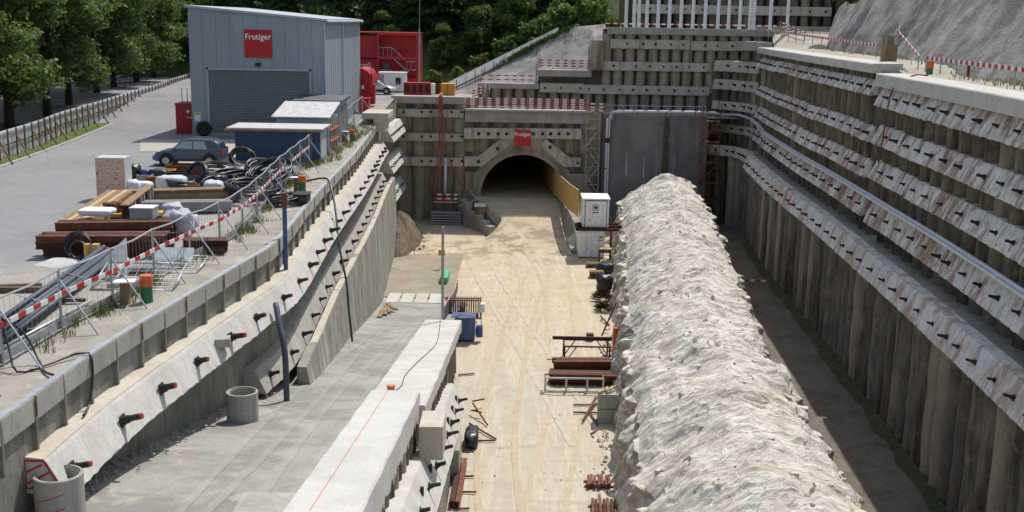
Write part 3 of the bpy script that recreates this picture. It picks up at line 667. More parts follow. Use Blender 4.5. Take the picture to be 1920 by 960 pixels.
# ---------------- portal wall and tunnel ----------------
random.seed(21)
def poly(b,px,Y,dep,mi=0):
    q=[D(x,y,Y) for x,y in px]; n=len(q)
    vs=[(p.x,Y,p.z) for p in q]+[(p.x,Y+dep,p.z) for p in q]
    b.add(vs,[tuple(range(n)),tuple(range(n,2*n))[::-1]]+[(i,i+n,(i+1)%n+n,(i+1)%n) for i in range(n)],mi); return b
def ppx(x,y): return (700+x/2.6667,120+y/2.6667)
portal=thing('portal_wall','stained concrete portal wall with arched tunnel mouth and angled beams','tunnel portal',(1,122,0))
def straight(x0,x1,y): return [Vector((x0+(x1-x0)*i/20,y,0)) for i in range(21)]
put_piles(portal,straight(-5.6,-12.4,122.2),-1,-.4,13.0,2.25,.72,M['portal'])
put_piles(portal,straight(7.9,-5.2,122.25),-1,7.6,11.2,1.55,.6,M['portal'])
b=MB(); cx=1.05; zc=2.85; Rr=4.95
xs=[-13.2,-5.4]+list(np.linspace(cx-Rr,cx+Rr,33))+[8.3,9.8]
for a,c in zip(xs,xs[1:]):
    def zb(x): return zc+math.sqrt(max(0,Rr*Rr-(x-cx)**2)) if abs(x-cx)<Rr-1e-6 else (zc if abs(abs(x-cx)-Rr)<1e-3 and False else -.4)
    za,ze=zb(a),zb(c)
    if abs(a-cx)<=Rr+1e-6 and abs(c-cx)<=Rr+1e-6:
        za=max(za,zc); ze=max(ze,zc)
    b.add([(a,122.3,za),(c,122.3,ze),(c,122.3,12.2 if a>-5.5 else 13.0),(a,122.3,12.2 if a>-5.5 else 13.0)],[(0,1,2,3)])
W(b,'wall_face',M['portal'],portal)
# arch ring and its flanking concrete
b=MB(); n=40; ri,ro=4.6,5.75
for k in range(n+1):
    a=math.pi*k/n; 
    for r_,y_ in ((ri,121.1),(ro,121.1),(ro,122.4),(ri,124.4)): b.v.append((cx+r_*math.cos(a),y_,zc+r_*math.sin(a)))
for k in range(n):
    for j in range(4): b.f.append((k*4+j,k*4+(j+1)%4,(k+1)*4+(j+1)%4,(k+1)*4+j)); b.mi.append(0)
W(b,'arch_ring',M['portal'],portal,smooth=False)
W(MB().box((cx-5.6,121.8,1.2),(1.75,1.3,4.6)),'side_pier',M['portal'],portal); W(MB().box((cx-5.55,121.83,4.5),(1.5,1.2,2.0)),'side_pier',M['portal'],portal); W(MB().box((cx+6.1,121.8,2.4),(2.1,1.3,6.2)),'side_pier',M['portal'],portal)
b=MB(); b.tube([(cx+5.15*math.cos(math.pi*k/24),121.05,zc+5.15*math.sin(math.pi*k/24)) for k in range(25)],.06,6); W(b,'arch_rib',M['portal'],portal)
# beams
def wbeam(x0,x1,zt,zb,dep=.75,name='waler_beam',mat='waler_back'):
    return W(MB().box(((x0+x1)/2,121.6-dep/2+.25,(zt+zb)/2),(abs(x1-x0),dep,zt-zb)),name,M[mat],portal,bevel=.03)
def face_anchor(par,px,py,Y=121.05,sc_=.9):
    q=D(px,py,Y); o=bpy.data.objects.new('anchor_head',AM); sc.collection.objects.link(o); o.parent=par; l=root_loc(par); o.location=(q.x-l.x,Y-l.y,q.z-l.z); o.rotation_euler=(0,0,R(180)); o.scale=(sc_,.35,sc_)
for zt,zb_,ay in ((12.2,11.35,210),(9.6,8.75,256),(7.0,6.05,302)):
    o=wbeam(-12.6,-5.5,zt,zb_)
    for ax in (757,791,808,847,866): face_anchor(o,ax,ay)
o=W(MB().box((-9.3,121.6,13.2),(7.9,1.7,.75)),'capping_beam',M['conc'],portal,bevel=.04)
o=W(MB().box((1.4,121.7,11.6),(13.4,1.3,1.35)).box((1.4,121.45,12.2),(13.5,1.5,.18)),'capping_beam',M['conc'],portal)
bb=MB(); poly(bb,[ppx(453,320),ppx(1040,324),ppx(1040,376),ppx(453,374)],120.95,.9)
o=W(bb,'waler_beam',M['waler_back'],portal,bevel=.03)
for ax in (527,575,624,667,800,847,886,928,975): face_anchor(o,*ppx(ax,349),Y=120.9,sc_=1.15)
bb=MB(); poly(bb,[ppx(632,374),ppx(866,376),ppx(842,417),ppx(668,417)],120.98,.7); W(bb,'waler_beam',M['portal'],portal)
bb=MB(); poly(bb,[ppx(632,378),ppx(672,395),ppx(668,418),ppx(545,512),ppx(455,512),ppx(455,464),ppx(522,464)],120.93,.8); o=W(bb,'angled_beam',M['waler_back'],portal,bevel=.03); face_anchor(o,*ppx(526,487),Y=120.88,sc_=1.2); face_anchor(o,*ppx(621,423),Y=120.88,sc_=1.1)
bb=MB(); poly(bb,[ppx(866,378),ppx(985,470),ppx(1036,470),ppx(1036,516),ppx(955,516),ppx(842,418),ppx(840,395)],120.93,.8); o=W(bb,'angled_beam',M['waler_back'],portal,bevel=.03); face_anchor(o,*ppx(884,416),Y=120.88,sc_=1.2); face_anchor(o,*ppx(1022,494),Y=120.88)
# tunnel tube
tun=thing('tunnel','dark arched tunnel tube running back behind the portal','tunnel',(cx,125,2.8))
b=MB(); 
for j,Y in enumerate((121.3,124.5,135,150,170,200,230)):
    for k in range(n+1):
        a=math.pi*k/n; b.v.append((cx+4.59*math.cos(a),Y,zc+4.59*math.sin(a)))
for j in range(6):
    for k in range(n): b.f.append((j*(n+1)+k,j*(n+1)+k+1,(j+1)*(n+1)+k+1,(j+1)*(n+1)+k)); b.mi.append(0)
b.add([(cx-5,230,2),(cx+5,230,2),(cx+5,230,9),(cx-5,230,9)],[(0,1,2,3)])
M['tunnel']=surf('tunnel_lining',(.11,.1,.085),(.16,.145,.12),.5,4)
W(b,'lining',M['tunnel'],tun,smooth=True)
sheet('tunnel_floor',12,6,lambda u,v:(cx-4.9+v*9.8,121.4+u*109,2.83),M['pit'])
# sign on the portal
def logo_sign(cxp,cy,cz,size,Y,label,parent=None):
    t=thing('company_sign',label,'sign',(cxp,Y,cz)) if parent is None else parent
    b=MB().box((cxp,Y,cz),(size,.08,size)); p=W(b,'sign_panel',M['sign_red'],t)
    l=root_loc(t); textmesh('Frutiger',size*.315,M['white_flat'],p,(cxp-l.x-.01*size,Y-.055-l.y,cz-l.z+size*.13),bold=.012,align='CENTER',name='lettering'); return t
q1=D(965.5,243.5,120.8); q2=D(995,274,120.8)
logo_sign((q1.x+q2.x)/2,0,(q1.z+q2.z)/2,q2.x-q1.x,120.83,'small red square company sign fixed above the tunnel mouth')

# banded board fences (red and white)
def banded_fence(label,a,b,rows,dz,h,post=2.0,ph=1.15,group=None,mat='band',closed_mesh=False):
    a=Vector(a);b=Vector(b); t=thing('barrier_fence',label,'fence',a,group)
    Ln=(b-a).length; n=max(1,round(Ln/post)); pm=MB()
    for i in range(n+1):
        p=a.lerp(b,i/n); W(MB().box((p.x,p.y+.04,p.z+ph/2),(.06,.06,ph)),'post',M['steel'],t)
    for k in range(rows):
        z=ph-.1-k*dz; sag=0
        beam('striped_board',(a.x,a.y-.04,a.z+z),(b.x,b.y-.04,b.z+z),.03,h,M[mat],t)
    return t
banded_fence('long red and white barrier of stacked boards directly over the tunnel portal',(-5.2,121.2,12.3),(7.9,121.2,12.3),5,.24,.15,1.6,1.25,'red and white barriers')
q=D(1016,126,128.2); q2=D(1107,126,128.2)
banded_fence('red and white barrier on the middle step of the back wall beside the pier',(2.7,127.6,16.4),(8.5,127.6,16.4),3,.3,.15,1.6,1.1,'red and white barriers')
banded_fence('red and white barrier on the lowest step of the back wall',(-3.9,127.9,14.75),(2.4,127.9,14.75),2,.45,.13,1.6,.95,'red and white barriers')
banded_fence('red and white barrier running behind the white poles on the highest cap',(9.6,128.6,21.1),(29.3,128.9,21.15),1,.4,.13,2.2,.55,'red and white barriers')
banded_fence('short leaning red and white barrier left of the long portal barrier',(-4.6,123.2,12.9),(-2.8,126,13.6),3,.3,.14,1.2,1.3,'red and white barriers')
banded_fence('short red and white barrier on top of the stair tower by the portal',(7.7,120.7,12.0),(9.7,120.7,12.0),3,.35,.16,1.0,1.2,'red and white barriers')
def onRU(y,off,z):
    for a,b_ in zip(RU,RU[1:]):
        if a.y<=y<=b_.y: return Vector((a.x+off,y,z))
banded_fence('red and white barrier on the terrace between the hut and the corner',(26.3,119,20.3),onRU(82,1.9,19.5),1,.4,.2,3.0,.95,'red and white barriers',mat='band')
banded_fence('red and white barrier nearest the right frame edge, on the terrace before the hut',(25.0,69.2,19.0),(23.1,40,18.85),1,.4,.22,3.0,.95,'red and white barriers',mat='band')
banded_fence('short steep red and white barrier stepping down beside the hut',(25.2,75.5,20.6),(24.6,69.4,19.1),1,.4,.16,3.0,.9,'red and white barriers',mat='band')
banded_fence('small red and white barrier at the far end of the high cap beside the poles',(29.6,128.2,20.9),(31.4,124,19.9),2,.4,.14,1.5,1.2,'red and white barriers')
# row of white poles standing on the high cap
prox=None; 
pxs=[1173,1188,1197,1212,1233,1254,1276,1298,1321,1345,1365,1386,1405,1412,1443,1475]
for i,px in enumerate(pxs):
    q=D(px,52,127.9); 
    if prox is None:
        b=MB().tube([(0,0,0),(0,0,9)],.19,12).lathe((0,0,0),[(.0,.03),(.34,.03),(.34,0)],12); prox=b.build('white_pole',M['white']); o=prox
    else: o=prox.copy(); sc.collection.objects.link(o)
    o.location=(q.x,127.75,21.16); tag(o,'%s tall white pole from the left on the highest cap'%ORD[i],'pole','white poles on the highest cap')

# grey cast wall beside the portal
gw=thing('concrete_wall','broad smooth grey concrete wall behind the mound with a dark vertical seep stain','retaining wall',(15,122,0))
b=MB(); pts=[]
for i in range(30):
    for k in range(14):
        x=9.7+i*11.3/29; z=-.4+k*12.1/13; pts.append((x,121.7+.07*mn.noise(Vector((x*.8,z*.8,0))),z))
b.grid(pts,30,14); W(b,'wall_face',M['grey_wall'],gw,smooth=True)
b=MB().box((15.3,122.15,11.75),(11.4,.95,.25)); b.box((9.68,122.3,5.7),(.3,1.2,12)); W(b,'wall_crown',M['grey_wall'],gw)
m_,nt_,bs_=newmat('seep_stain'); v_=coords(nt_); col_=mix(nt_,ramp(nt_,noi(nt_,v_,2.5,5,.7),.4,.6),(.03,.03,.015),(.09,.075,.04)); nt_.links.new(col_,bs_.inputs['Base Color']); bs_.inputs['Roughness'].default_value=.6
b=MB(); vs=[]; fs=[]
for i in range(16):
    z=11.7-i*.45; w0=.25+.12*mn.noise(Vector((z*1.2,0,3)))+i*.012; xo=16.5+.1*mn.noise(Vector((z,5,3))); vs+=[(xo-w0,121.57,z),(xo+w0,121.57,z)]
for i in range(15): fs.append((2*i,2*i+1,2*i+3,2*i+2))
b.add(vs,fs); W(b,'seep_stain',m_,gw)
b=MB()
for x,z0,z1,w0 in ((12.3,7.9,5.2,.12),(14.2,7.6,4.9,.07)): b.add([(x-w0*.3,121.6,z0),(x+w0*.4,121.6,z0-.2),(x+w0,121.6,z1),(x-w0*.8,121.6,z1+.4)],[(0,1,2,3)])
W(b,'lime_streak',M['conc_light'],gw)
# railing on it
rl=thing('guard_rail','grey pipe guard rail with boards along the top of the smooth grey wall','railing',(15,121.9,11.9))
for i in range(9): 
    x=9.9+i*1.35; W(MB().tube([(x,121.9,11.85),(x,121.9,12.95)],.035,6),'post',M['steel'],rl)
for z in (12.4,12.9): W(MB().tube([(9.9,121.9,z),(20.7,121.9,z)],.035,6),'rail',M['steel'],rl)
W(MB().box((15.3,121.98,12.05),(10.8,.05,.25)),'toe_board',M['wood_grey'],rl)
# white twin pipe climbing the wall, following the corner and lying on the right waler
pw=[(10.0,121.0,1.5),(10.0,121.0,10.6),(10.15,121.02,11.4),(10.6,121.1,12.0),(11.4,121.2,12.25),(20.5,121.1,12.3)]
ur=offs([p for p in RU],-.86); ur=[p for i,p in enumerate(ur) if p.y>30 and (p.x>21 or i<60) and p.y<124][::-1]
pp=[Vector(p) for p in pw]+[Vector((22.3,122.3,12.0))]+[Vector((p.x,p.y,11.12+(.06 if i%2 else 0)*0+max(0,(p.y-112))*.07)) for i,p in enumerate(ur)]
pp2=resample(pp,.5); pt=thing('supply_pipe','white twin supply pipe climbing the grey wall and running along the right wall','pipe',(10,121,1.5))
W(MB().tube([p+Vector((0,0,.06)) for p in pp2],.14,8),'pipe',M['insul'],pt,smooth=True); W(MB().tube([p+Vector((.0,.0,0))+Vector((-.25,0,.02)) if p.z>11.9 or p.y<120 else p+Vector((.25,0,0)) for p in pp2],.08,8),'pipe',M['insul'],pt,smooth=True)
al=arclen(pp2); s=1.5
while s<al[-1]:
    p,t=at(pp2,al,s); pq=at(pp2,al,min(s+.1,al[-1]-.01))[0]; W(MB().tube([p,pq+(pq-p)*.01],.17,8),'pipe_clamp',M['dark_steel'],pt); s+=3.1
W(MB().box((10.1,121.0,9.2),(.55,.3,.5)),'pipe_clamp',M['dark_steel'],pt)
W(MB().tube([(9.55,121.1,.5),(9.55,121.1,12.1)],.07,6),'riser_pipe',M['rust'],pt)

# scaffold stair towers
def stair_tower(name,label,x0,x1,y0,y1,z0,z1,lift,mat):
    t=thing(name,label,'scaffold',((x0+x1)/2,(y0+y1)/2,z0))
    for x in (x0,x1):
        for y in (y0,y1): W(MB().tube([(x,y,z0),(x,y,z1)],.04,6),'standard',mat,t)
    z=z0+.3;k=0
    while z<z1-.1:
        led=MB()
        for y in (y0,y1): led.tube([(x0,y,z),(x1,y,z)],.03,5); led.tube([(x0,y,z+1.0),(x1,y,z+1.0)],.025,5)
        for x in (x0,x1): led.tube([(x,y0,z),(x,y1,z)],.03,5)
        W(led,'ledger',mat,t); W(MB().box(((x0+x1)/2,(y0+y1)/2,z+.03),(x1-x0,.6,.05)),'deck',M['wood_dark'],t)
        if z+lift<z1:
            a,bx=(x0,x1) if k%2==0 else (x1,x0); fl=MB(); fl.bar((a,y0+.3,z),(bx,y0+.3,z+lift),.5,.04)
            for j in range(8): u=j/8; fl.box((a+(bx-a)*u,y0+.3,z+lift*u+.06),(.22,.55,.03))
            fl.tube([(a,y0+.02,z+1),(bx,y0+.02,z+lift+1)],.03,5); W(fl,'stair_flight',mat,t)
        z+=lift;k+=1
    return t
stair_tower('scaffold_tower','tall narrow stair scaffold right of the tunnel mouth',7.75,9.15,119.9,121.0,.2,12.0,2.0,M['steel'])
stair_tower('scaffold_tower','rusty stair scaffold standing in the dark corner behind the mound',20.0,21.9,119.4,120.8,.2,13.6,2.2,M['rust'])

# kerb and wing wall with ochre hoarding at the tunnel road
wg=thing('wing_wall','low concrete wing wall right of the tunnel road, under the ochre hoarding','wall',(5.5,112,0))
b=MB(); P0=[]; 
for i in range(9):
    u=i/8; y=104.6+u*17; xf=5.45-.6*u; xt=6.35-1.75*u; zt=2.7+.55*u if i>0 else .4
    if i==1: zt=1.6
    if i==2: zt=2.6
    b.v+= [(xf,y,-.2),(xf+.03,y,.25+roadz(4,y)),(xt,y,zt),(xt+2.2,y,zt),(xt+2.2,y,-.2)]
for i in range(8):
    for k in range(4): b.f.append((i*5+k,i*5+k+1,(i+1)*5+k+1,(i+1)*5+k)[::-1]); b.mi.append(0)
b.f.append((0,1,2,3,4)); b.mi.append(0); W(b,'wall_body',M['conc_smooth'],wg)
hd=thing('hoarding','long ochre plywood hoarding curving out of the tunnel toward the white units','hoarding',(5.2,115,3.3))
hp=resample([(2.6,160,2.9),(3.6,135,2.95),(4.35,124,3.05),(4.75,119,3.2),(5.6,112,3.15),(6.35,106.8,3.2)],1.2)
W(MB().sweep(hp,[(0,2.55),(.04,2.55),(.04,0),(0,0)],1),'panel_strip',M['ochre'],hd)
ps=MB()
for p in hp[::2]: ps.box((p.x+.12,p.y,p.z+1.2),(.1,.1,2.4))
W(ps,'stud',M['wood'],hd); W(MB().sweep(hp,[(-.03,2.62),(.07,2.62),(.07,2.54),(-.03,2.54)],1),'top_rail',M['wood_pale'],hd)
kb=MB().sweep([Vector((5.35,103.6+i*1.1,roadz(5,103.6+i*1.1))) for i in range(12)],[(-.02,.18),(.18,.18),(.18,-.1),(-.02,-.1)],1); struct(kb.build('kerb',M['kerb']))

# barrier of blocks left of the tunnel road
br=thing('block_barrier','stepped grey concrete block barrier retaining the left side of the tunnel road','barrier',(-2.8,117,0))
a=Vector((-1.15,113.6,0)); c=Vector((-4.9,121.2,0)); dv=(c-a).normalized(); nn=Vector((dv.y,-dv.x,0)); az=math.atan2(dv.y,dv.x)
W(MB().sweep([a+nn*.05+Vector((.0,0,0)),a.lerp(c,.35)+nn*.05,a.lerp(c,.7)+nn*.05,c+nn*.05],[(0,0)]*0+[(-.12,1.0),(.12,1.0),(.12,-.3),(-.12,-.3)],1) if False else MB().add([tuple(a+nn*.1+Vector((0,0,-.2))),tuple(c+nn*.1+Vector((0,0,-.2))),tuple(c+nn*.1+Vector((0,0,3.7))),tuple(a+nn*.1+Vector((0,0,.7))),tuple(a-nn*.15+Vector((0,0,-.2))),tuple(c-nn*.15+Vector((0,0,-.2))),tuple(c-nn*.15+Vector((0,0,3.7))),tuple(a-nn*.15+Vector((0,0,.7)))],[(0,1,2,3),(4,7,6,5),(3,2,6,7),(0,3,7,4),(1,5,6,2)]),'slab_wall',M['conc'],br)
for i,(u,h) in enumerate(((.08,.95),(.24,1.25),(.42,1.6),(.6,1.7),(.78,2.5),(.9,2.7))):
    p=a.lerp(c,u)-nn*1.0; W(MB().box((p.x,p.y,h/2),(1.35,.75,h),rz=az),'concrete_block',M['conc'],br,bevel=.03)
b=MB(); p=a.lerp(c,.45)-nn*.7
wh=thing('wooden_box','small plywood box with a pale sloping lid standing on the block barrier','box',(p.x,p.y,1.6))
W(MB().box((p.x,p.y,2.05),(.95,.75,.95),rz=az),'box_body',M['wood'],wh,bevel=.02); W(MB().box((p.x,p.y,2.58),(1.2,1.0,.07),M=Matrix.Rotation(R(8),3,'X')),'lid',M['white'],wh)
S(MB().bar((-5.6,119,2.1),(-3.6,118.6,3.0),.22,.1),'steel_plank',M['steel'],(-4.6,119,2.4),'light metal plank leaning across the top of the block barrier','plank')
# platform and stacked panels by the left portal wall
for k in range(5): S(MB().box((-7.2,119.6,.2+k*.28),(3.3,1.4,.06)).box((-8.6,119.6,.08+k*.28),(.12,1.3,.2)).box((-5.8,119.6,.08+k*.28),(.12,1.3,.2)).box((-7.2,118.95,.14+k*.28),(3.3,.08,.16)),'formwork_grating',M['wood_grey'],(-7.2,119.6,.0+k*.28),'grey formwork panel in the stack by the portal wall, %s from the ground'%ORD[k],'panel','stacked formwork panels')
t=thing('work_platform','small steel work platform with red and white boards below the hanging red hoses','platform',(-7.4,120.2,2.2))
W(MB().box((-7.3,120.2,2.35),(2.6,1.3,.1)),'deck',M['steel'],t)
for x in (-8.5,-6.1):
    for y in (119.6,120.8): W(MB().tube([(x,y,0),(x,y,3.4)],.05,6),'standard',M['rust'],t)
for z in (2.75,3.2): beam('striped_board',(-8.6,119.5,z),(-6.0,119.5,z),.03,.18,M['band'],t)
W(MB().box((-7.6,120.1,2.65),(.9,.6,.5)),'tool_box',M['red'],t)
hs=MB()
for dx,ex in ((0,-.5),(.28,-.25),(.55,2.6)):
    hs.tube(resample([(-8.0+dx*.4,121.6,13.9),(-8.05+dx*.5,120.6,13.4),(-8.05+dx,120.7,9),(-8.3+dx+ex*.3,120.5,4.5 if ex<1 else 7.0)]+([(-8.3+dx+ex,120.4,3.2)] if ex>1 else [(-8.35+dx,120.4,3.1)]),.6),.06,6)
S(hs,'hose_bundle',M['hose'],(-8,120.7,3),'red hoses hanging down the left portal wall','hose',smooth=True)
S(MB().tube([(-7.35,120.6,7),(-7.4,120.5,3)],.17,8),'hose',M['insul'],(-7.4,120.6,3),'thick white hose hanging beside the red hoses','hose',smooth=True)
# spoil heap
def heap(c,rx,ry,h,seed,n=36,lump=.25):
    b=MB(); c=Vector(c); K=12
    for i in range(K+1):
        u=i/K
        for k in range(n):
            a=2*math.pi*k/n; rr=1-u; e=1+lump*mn.noise(Vector((math.cos(a)*1.5,math.sin(a)*1.5,seed)))
            x=rx*rr*e*math.cos(a); y=ry*rr*e*math.sin(a); z=h*(1-(1-u)**1.6)+lump*.6*h*mn.noise(Vector((x*1.3,y*1.3,seed)))*(u>0)*min(1,u*4)
            b.v.append((c.x+x,c.y+y,c.z+z-(.1 if i==0 else 0)))
    for i in range(K):
        for k in range(n): b.f.append((i*n+k,i*n+(k+1)%n,(i+1)*n+(k+1)%n,(i+1)*n+k)); b.mi.append(0)
    return b
hb=heap((-11.2,108.5,0),2.3,6.5,3.0,3,lump=.3)
random.seed(3)
for i in range(120):
    a=random.uniform(0,6.28); r_=random.uniform(.4,1.25); x=-11.2+2.3*r_*math.cos(a); y=108.5+6.5*r_*math.sin(a); z=max(.05,3*(1-min(1,r_)**1.0)*.8); s_=random.uniform(.08,.22)
    if x<-11.8: continue
    hb.box((x,y,z),(s_,s_*1.2,s_*.7),M=Matrix.Rotation(random.uniform(0,3),3,Vector((random.random(),random.random(),1)).normalized()))
S(hb,'spoil_heap',M['soil'],(-11.2,108.5,0),'brown spoil heap against the left wall before the portal','heap')
# white equipment units
un=thing('equipment_container','lower white steel container with double doors standing by the mound','container',(7.4,103,0))
W(MB().box((7.4,104.3,1.35),(2.45,3.2,2.5)),'container_body',M['white'],un,bevel=.04)
for sx in (-1,1):
    d=W(MB().box((7.4+sx*.58,102.66,1.32),(1.1,.05,2.3)),'door',M['white'],un,bevel=.015)
    W(MB().tube([(7.4+sx*.58+.1,102.6,.3),(7.4+sx*.58+.1,102.6,2.3)],.018,6).box((7.4+sx*.58+.1,102.58,1.0),(.2,.04,.05)),'door_bar',M['steel'],d)
W(MB().box((8.3,102.6,2.05),(.3,.02,.1)).box((8.2,102.6,1.75),(.45,.02,.05)),'plate',M['dark_steel'],un)
pf=thing('steel_platform','brown steel beam platform carrying the upper white unit above the container','platform',(8.0,103.5,2.6))
for y in (102.7,104.2,105.7): W(MB().box((8.2,y,2.74),(4.4,.2,.24)),'beam',M['rust_dark'],pf)
for x in (6.0,10.3): W(MB().box((x,104.2,2.74),(.2,3.2,.22)),'beam',M['rust_dark'],pf)
for x in (9.2,10.25): W(MB().box((x,102.7,1.3),(.2,.2,2.65)),'leg',M['rust'],pf)
W(MB().tube([(9.6,102.7,3.0),(10.6,103.0,3.9)],.05,6).tube([(9.1,102.7,3.9),(9.6,102.7,2.9)],.1,6),'brace',M['rust'],pf)
up_=thing('equipment_unit','upper white equipment unit with a dark star emblem on its door, on the steel platform','equipment unit',(7.75,104,2.86))
W(MB().box((7.75,104.6,4.2),(2.45,3.0,2.65)),'cabinet_body',M['white'],up_,bevel=.04)
W(MB().box((7.75,104.5,5.58),(2.6,3.3,.12)),'roof',M['white_flat'],up_,bevel=.02)
dr=W(MB().box((7.75,103.07,4.15),(1.95,.06,2.4)),'door',M['white'],up_,bevel=.015)
fr=MB(); 
for x in (6.74,8.76): fr.box((x,103.05,4.15),(.04,.05,2.5))
fr.box((7.75,103.05,5.42),(2.1,.05,.05)); W(fr,'door_seal',M['dark_steel'],up_)
for x in (7.15,8.35): W(MB().box((x,103.02,3.55),(.22,.04,.09)),'door_handle',M['steel'],dr)
em=MB(); 
for k in range(5):
    a=R(90+72*k); tip=(7.72+.26*math.cos(a),103.02,4.75+.26*math.sin(a)); s1=(7.72+.11*math.cos(a-R(36)),103.02,4.75+.11*math.sin(a-R(36))); s2=(7.72+.11*math.cos(a+R(36)),103.02,4.75+.11*math.sin(a+R(36)))
    em.add([tip,s1,(7.72,103.02,4.75),s2],[(0,1,2,3)])
em.tube([(7.72+.3*math.cos(R(12*k)),103.02,4.75+.3*math.sin(R(12*k))) for k in range(30)],.022,4,closed=True); em.box((7.72,103.02,4.27),(.62,.02,.07)); W(em,'emblem',M['dark_steel'],up_)
t=thing('work_table','small rusty work table with a pale top in front of the lower white container','table',(8.6,101.2,0))
W(MB().box((8.55,101.2,1.25),(1.25,.8,.07)),'tabletop',M['wood_pale'],t)
for x in (8.05,9.05):
    for y in (100.9,101.5): W(MB().box((x,y,.61),(.08,.08,1.22)),'leg',M['rust'],t)
W(MB().box((8.55,101.0,1.02),(1.0,.08,.25)),'shelf',M['rust'],t)

# ---------------- mound ----------------
random.seed(9)
def itp(y,pts):
    if y<=pts[0][1]: a,b_=pts[0],pts[1]
    elif y>=pts[-1][1]: a,b_=pts[-2],pts[-1]
    else:
        for a,b_ in zip(pts,pts[1:]):
            if a[1]<=y<=b_[1]: break
    return a[0]+(b_[0]-a[0])*(y-a[1])/(b_[1]-a[1])
XLp=[(3.7,30),(4.8,47.7),(6.4,67.6),(9.4,104)]; XRp=[(13.0,30),(13.1,43),(13.7,52),(14.3,62),(16.3,80),(18.0,100),(18.7,113)]
prof=[(0,-.3,0),(.03,.4,.3),(.07,1.9,.8),(.11,3.1,1),(.2,4.0,1),(.35,4.85,1),(.52,5.6,1),(.63,5.9,1),(.76,5.65,1),(.92,5.1,1),(.97,4.6,1),(1.0,3.6,.8),(1.015,2.0,.7),(1.05,.9,.5),(1.1,-.3,0)]
NU=1250; NV=210; pts=[]
pu=[q[0] for q in prof]; cum=[0]
for a,c in zip(prof,prof[1:]): cum.append(cum[-1]+math.hypot((c[0]-a[0])*9,c[1]-a[1]))
for i in range(NU):
    y=22+(i/(NU-1))*96.5; xl=itp(y,XLp); xr=itp(y,XRp)
    xr+=.55*mn.noise(Vector((y*.22,0,40)))+.35*mn.noise(Vector((y*.7,0,44))); xl+=.4*mn.noise(Vector((y*.3,0,50)))+.3*mn.noise(Vector((y*.9,0,54)))
    end=min(1,max(0,(118.5-y)/3.5))**.5*(1+.1*max(0,min(1,(y-85)/28))); hs_=1+.08*mn.noise(Vector((y*.12,0,60)))
    near=max(0,min(1,(60-y)/25))
    for j in range(NV):
        s_=cum[-1]*j/(NV-1); k=0
        while k<len(cum)-2 and cum[k+1]<s_: k+=1
        f=(s_-cum[k])/(cum[k+1]-cum[k]); u=prof[k][0]+(prof[k+1][0]-prof[k][0])*f; z=prof[k][1]+(prof[k+1][1]-prof[k][1])*f; g=prof[k][2]+(prof[k+1][2]-prof[k][2])*f
        x=xl+(xr-xl)*u; z=z*end*hs_ if z>0 else z
        if z>0: z+=.45*mn.noise(Vector((x*.22,y*.2,70)))*g+.28*mn.noise(Vector((x*.5,y*.6,72)))*g
        # near the camera the left flank is wider and eroded
        if u<.2: x-=0; 
        side=1 if (u<.12 or u>.95) else 0
        ys=y+x*.18
        A=Vector((x*.28,ys*.85,z*.5)); n1=mn.noise(A); n2=abs(mn.noise(Vector((x*.5+3,ys*2.6,z)))) ; n3=mn.noise(Vector((x*2.2,ys*4.5,z*2)))
        n4=mn.noise(Vector((x*.9,y*.9,z*.9+7)))
        if side:
            d=.65*n4+.55*max(0,mn.noise(Vector((y*.35,z*.5,95))))*(-1)+.25*mn.noise(Vector((x*2,y*2,z*2)))+.1*mn.noise(Vector((x*5,y*5,z*5))); x+=(-d if u<.5 else d)*g; z+=.15*g*n4
        else:
            sw=ys*1.15+1.9*mn.noise(Vector((x*.95,ys*.6,77)))+.5*mn.noise(Vector((x*1.6,ys*1.1,81))); fr_=sw-math.floor(sw); am=max(0,mn.noise(Vector((x*.45,ys*.4,90)))+.35)
            z+=(.20*am*(fr_-.5)+.2*n1-.15*(n2**.7)+.06*n3+.2*n4+.06*mn.noise(Vector((x*1.2,ys*2.4,z+40)))+.03*mn.noise(Vector((x*3,ys*8,z*2)))-.12*max(0,mn.noise(Vector((x*1.3,ys*3.7,30)))-.15))*g; y2=.12*n4
        pts.append((x,y+(.1*n3),z))
mo=MB().grid(pts,NU,NV)
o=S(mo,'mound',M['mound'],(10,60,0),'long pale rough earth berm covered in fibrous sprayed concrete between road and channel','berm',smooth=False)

random.seed(66); b=MB()
for i in range(420):
    k=random.randrange(NU)*NV+random.randrange(12,NV-12); p=pts[k]
    if p[2]<.3 or p[1]<25: continue
    s_=random.choice((.05,.07,.1,.14,.2)); b.box((p[0],p[1],p[2]+s_*.15),(s_*1.4,s_,s_*.7),M=Matrix.Rotation(random.uniform(0,3),3,Vector((random.random()-.5,random.random()-.5,1)).normalized()))
o=b.build('loose_stones',surf('loose_stones',(.5,.46,.38),(.66,.62,.54),2,9,third=(.36,.3,.22))); o['kind']='stuff'

# ================= YARD =================
random.seed(31)
